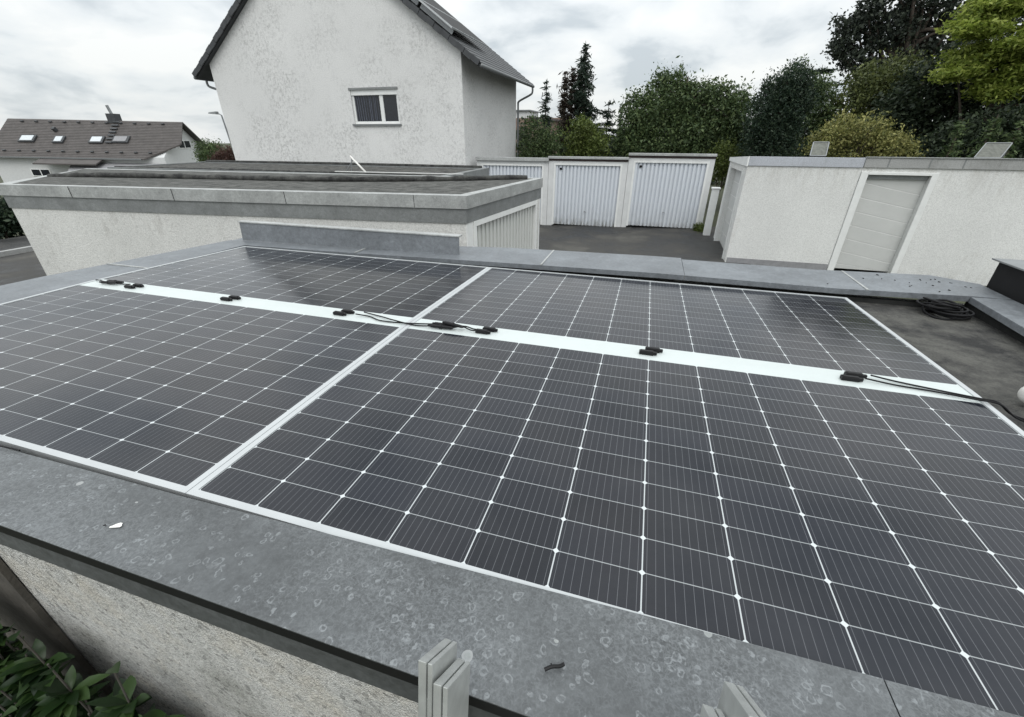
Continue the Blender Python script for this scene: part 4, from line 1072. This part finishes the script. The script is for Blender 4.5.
fm.build('door_frame', M['white_frame'], wgB, bevel=.006)
sectional(lambda s, z, d: (s, YF + .12 + d, z), D0 + .002, D1 - .002, .02, DT - .002, 7, wgB, .24)
MB().box(D0 + .003, D1 - .003, YF + .06, YF + .10, DT - .11, DT - .003).build('door_rail', M['zinc_mid'], wgB)
re_ = wedge(BX0 + .003, BX1, YF - .035, 17.05, 2.38, 2.585, 2.384).build('roof_edge', M['concrete'], wgB, bevel=.008)
for x in (6.13, 6.90, 7.51): MB().box(x - .012, x + .012, YF - .0385, YF - .036, 2.39, 2.583).build('edge_joint', M['zinc_mid'], re_)
MB().box(BX0 - .008, BX1 + .02, YF - .06, YF - .002, 2.588, 2.603).build('edge_trim', M['zinc_pale'], wgB)
MB().quad([(BX0 + .02, YF + .03, 2.589), (BX1, YF + .03, 2.589), (BX1, 17, 2.392), (BX0 + .02, 17, 2.392)]).build('roof_surface', M['felt'], wgB)

def rack(x0, x1, y, shear, label):
    o = thing('tilted_solar_panel', label, 'solar panel', ((x0 + x1) / 2, y, 2.58), 'tilted solar panels on the right garage roofs')
    zb, zt = 2.59, 2.875; dy = .45
    u = Vector((shear, dy, zt - zb)) / 2; un = u.normalized()
    n = Vector((1, 0, 0)).cross(un).normalized()
    c = Vector(((x0 + x1) / 2 + shear / 2, y + dy / 2, (zb + zt) / 2)); hx = (x1 - x0) / 2
    fr = MB()
    for s in (-1, 1):
        fr.obox(c + u * s, (hx, 0, 0), un * .011, n * .018)
        fr.obox(c + Vector((hx * s, 0, 0)), (.011, 0, 0), u * .98, n * .016)
    fr.build('frame', M['lid'], o)
    MB().obox(c, (hx - .012, 0, 0), u * .97, n * .005).build('panel_back', M['rack_back'], o)
    MB().obox(c - n * .022 + u * .25, (.05, 0, 0), un * .03, n * .012).build('junction_box', M['black'], o)
    for s in (-1, 1): MB().tube([(c.x + hx * .8 * s + shear / 2, y + dy, zb - .02), (c.x + hx * .8 * s + shear / 2, y + dy * .95, zt - .03)], .015, 6).build('stand', M['gutter'], o)
rack(4.62, 4.95, 12.25, .12, 'small tilted solar panel on the left white garage roof')
rack(7.80, 8.26, 12.25, .34, 'larger tilted solar panel on the right white garage roof')

# ------------------------------------------------------------------ distant house on the left
dh = thing('brown_roofed_house', 'distant house with a long brown tiled roof and four roof windows', 'house', (-47, 32, -3.6))
TH = R(18); HC = Vector((-41.0, 33.5, 0)); ea = Vector((-math.cos(TH), -math.sin(TH), 0)); eb = Vector((math.sin(TH), -math.cos(TH), 0))
def H(t, q, z): return HC + ea * t + eb * q + Vector((0, 0, z + .016 * t))      # t along the ridge, q towards the viewer
RZ, EV, RUN, LEN = 4.10, 1.12, 3.6, 15.6
def hbox(t0, t1, q0, q1, z0, z1):
    return MB().hexa([H(t0, q0, z0), H(t1, q0, z0), H(t1, q1, z0), H(t0, q1, z0), H(t0, q0, z1), H(t1, q0, z1), H(t1, q1, z1), H(t0, q1, z1)])
wb = MB(); wb.prism([H(.5, 3.2, -4), H(.5, 3.2, 1.25), H(.5, 0, RZ - .2), H(.5, -3.6, EV), H(.5, -3.6, -4)], ea * (LEN - .6))
wb.build('wall', M['white_wall_far'], dh)
def slope_pt(t, s_): return H(t, RUN * s_, RZ + (EV - RZ) * s_)
n_ = 24; mb = MB()
def tr_(s_): return -.7 * s_ / .6 if s_ < .6 else -.7 + (s_ - .6) / .4 * 2.7
for k in range(n_):
    s0, s1 = k / n_, (k + 1) / n_ + .006
    up1 = Vector((0, 0, .045)); dn = Vector((0, 0, -.1))
    a = [slope_pt(LEN, s0), slope_pt(tr_(s0), s0), slope_pt(tr_(s1), s1) + up1, slope_pt(LEN, s1) + up1]
    mb.hexa([a[3] + dn, a[2] + dn, a[1] + dn, a[0] + dn, a[3], a[2], a[1], a[0]])
rf = mb.build('roof', M['tile_brown'], dh)
mb = MB(); q_ = [H(0, -.03, RZ), H(LEN, -.03, RZ), H(LEN, -4.1, EV - .35), H(-.2, -4.1, EV - .35)]
mb.hexa([p - Vector((0, 0, .12)) for p in q_] + q_); mb.build('rear_roof', M['tile_brown'], dh)
mb = MB(); q_ = [H(5.6, 3.45, EV - .02), H(10.9, 3.45, EV - .02), H(10.9, 4.5, EV - .42), H(5.6, 4.5, EV - .42)]
mb.hexa([p - Vector((0, 0, .1)) for p in q_] + q_); mb.build('porch_roof', M['tile_brown'], dh)
mb = MB(); q_ = [H(.8, 3.3, .75), H(8.6, 3.3, .75), H(7.4, 6.2, -.55), H(1.0, 6.2, -.55)]
mb.hexa([p - Vector((0, 0, .1)) for p in q_] + q_); mb.build('annex_roof', M['plinth'], dh)
hbox(2.2, LEN, 3.62, 3.72, EV - .08, EV + .02).build('gutter', M['gutter'], dh)
def on_roof(t, s_, ht, hs, lift, name, mat, par, th=.05):
    c = slope_pt(t, s_); Ls = slope_pt(t, 1) - slope_pt(t, 0); n = ea.cross(Ls).normalized()
    if n.z < 0: n = -n
    return MB().obox(c + n * lift, ea * ht, Ls * hs, n * th).build(name, mat, par)
for t_, s_, hx, mt in ((12.7, .55, .52, 'glass_sky'), (9.97, .56, .30, 'glass_sky'), (6.70, .55, .45, 'glass_sky'), (4.64, .53, .55, 'plinth')):
    w0 = on_roof(t_, s_, hx + .16, .085, .10, 'roof_window', M['tile_dark'], rf)
    on_roof(t_, s_, hx, .062, .17, 'pane', M[mt], w0, .02)
for k in range(7): on_roof(5.75 - .03 * k, .07 + .09 * k, .30, .018, .12, 'roof_step', M['tile_dark'], rf, .04)
for s_ in (.09, .86):
    for t_ in np.arange(1.6, LEN - .4, 1.25): on_roof(float(t_), s_, .13, .012, .10, 'snow_guard', M['tile_dark'], rf, .05)
ch = hbox(5.75, 6.45, -.45, .35, 3.9, 4.65).build('chimney', M['tile_dark'], rf)
MB().tube([H(6.15, 0, 4.62), H(6.3, 0, 5.3)], .12, 8).build('flue', M['gutter'], ch)
on_roof(10.7, .32, .12, .03, .2, 'roof_vent', M['tile_dark'], rf, .16)
wn_ = hbox(10.9, 12.6, 3.205, 3.25, -.45, .15).build('window', M['white_frame'], dh)
hbox(11.0, 11.7, 3.252, 3.262, -.39, .09).build('pane', M['glass_dark'], wn_); hbox(11.8, 12.5, 3.252, 3.262, -.39, .09).build('pane', M['glass_dark'], wn_)
wn_ = hbox(.46, .495, -.9, .9, 1.9, 2.6).build('window', M['white_frame'], dh)
hbox(.445, .457, -.8, -.06, 1.97, 2.53).build('pane', M['glass_dark'], wn_); hbox(.445, .457, .06, .8, 1.97, 2.53).build('pane', M['glass_dark'], wn_)
# street lamp, brick block
o = thing('street_lamp', 'thin grey street lamp rising beside the white house', 'street lamp', (-23.35, 22, -1.3))
MB().tube([(-23.35, 22, -1.4), (-23.42, 22, 2.0), (-23.62, 22, 4.05)], [.07, .05, .04], 8).build('pole', M['gutter'], o)
MB().tube([(-23.62, 22, 4.05), (-23.75, 22, 4.12), (-24.0, 22, 4.15)], .03, 8).build('arm', M['gutter'], o)
MB().hexa([(-24.5, 21.9, 4.14), (-23.9, 21.88, 4.10), (-23.9, 22.12, 4.10), (-24.5, 22.1, 4.14), (-24.45, 21.93, 4.22), (-23.9, 21.9, 4.25), (-23.9, 22.1, 4.25), (-24.45, 22.07, 4.22)]).build('lamp_head', M['lid'], o)
o = thing('brick_house', 'distant brown brick house top between the white house and the conifers', 'house', (-10.4, 46, 0))
MB().box(-13.0, -7.6, 45, 50, -.2, 4.55).build('wall', M['brick'], o)
MB().prism([(-10.9, 44.7, 4.55), (-7.4, 44.7, 4.2), (-7.4, 44.7, 4.35), (-10.9, 44.7, 4.72)], (0, 5.5, 0)).build('roof', M['tile_brown'], o)
MB().box(-12.6, -11.0, 45.2, 49, 4.56, 5.15).build('dormer', M['white_wall_far'], o)
MB().box(-12.75, -10.85, 45.0, 49.2, 5.153, 5.25).build('dormer_roof', M['gutter'], o)
for x in (-10.5, -9.3): MB().box(x, x + .5, 44.97, 44.995, 3.8, 4.3).build('window', M['glass_dark'], o)
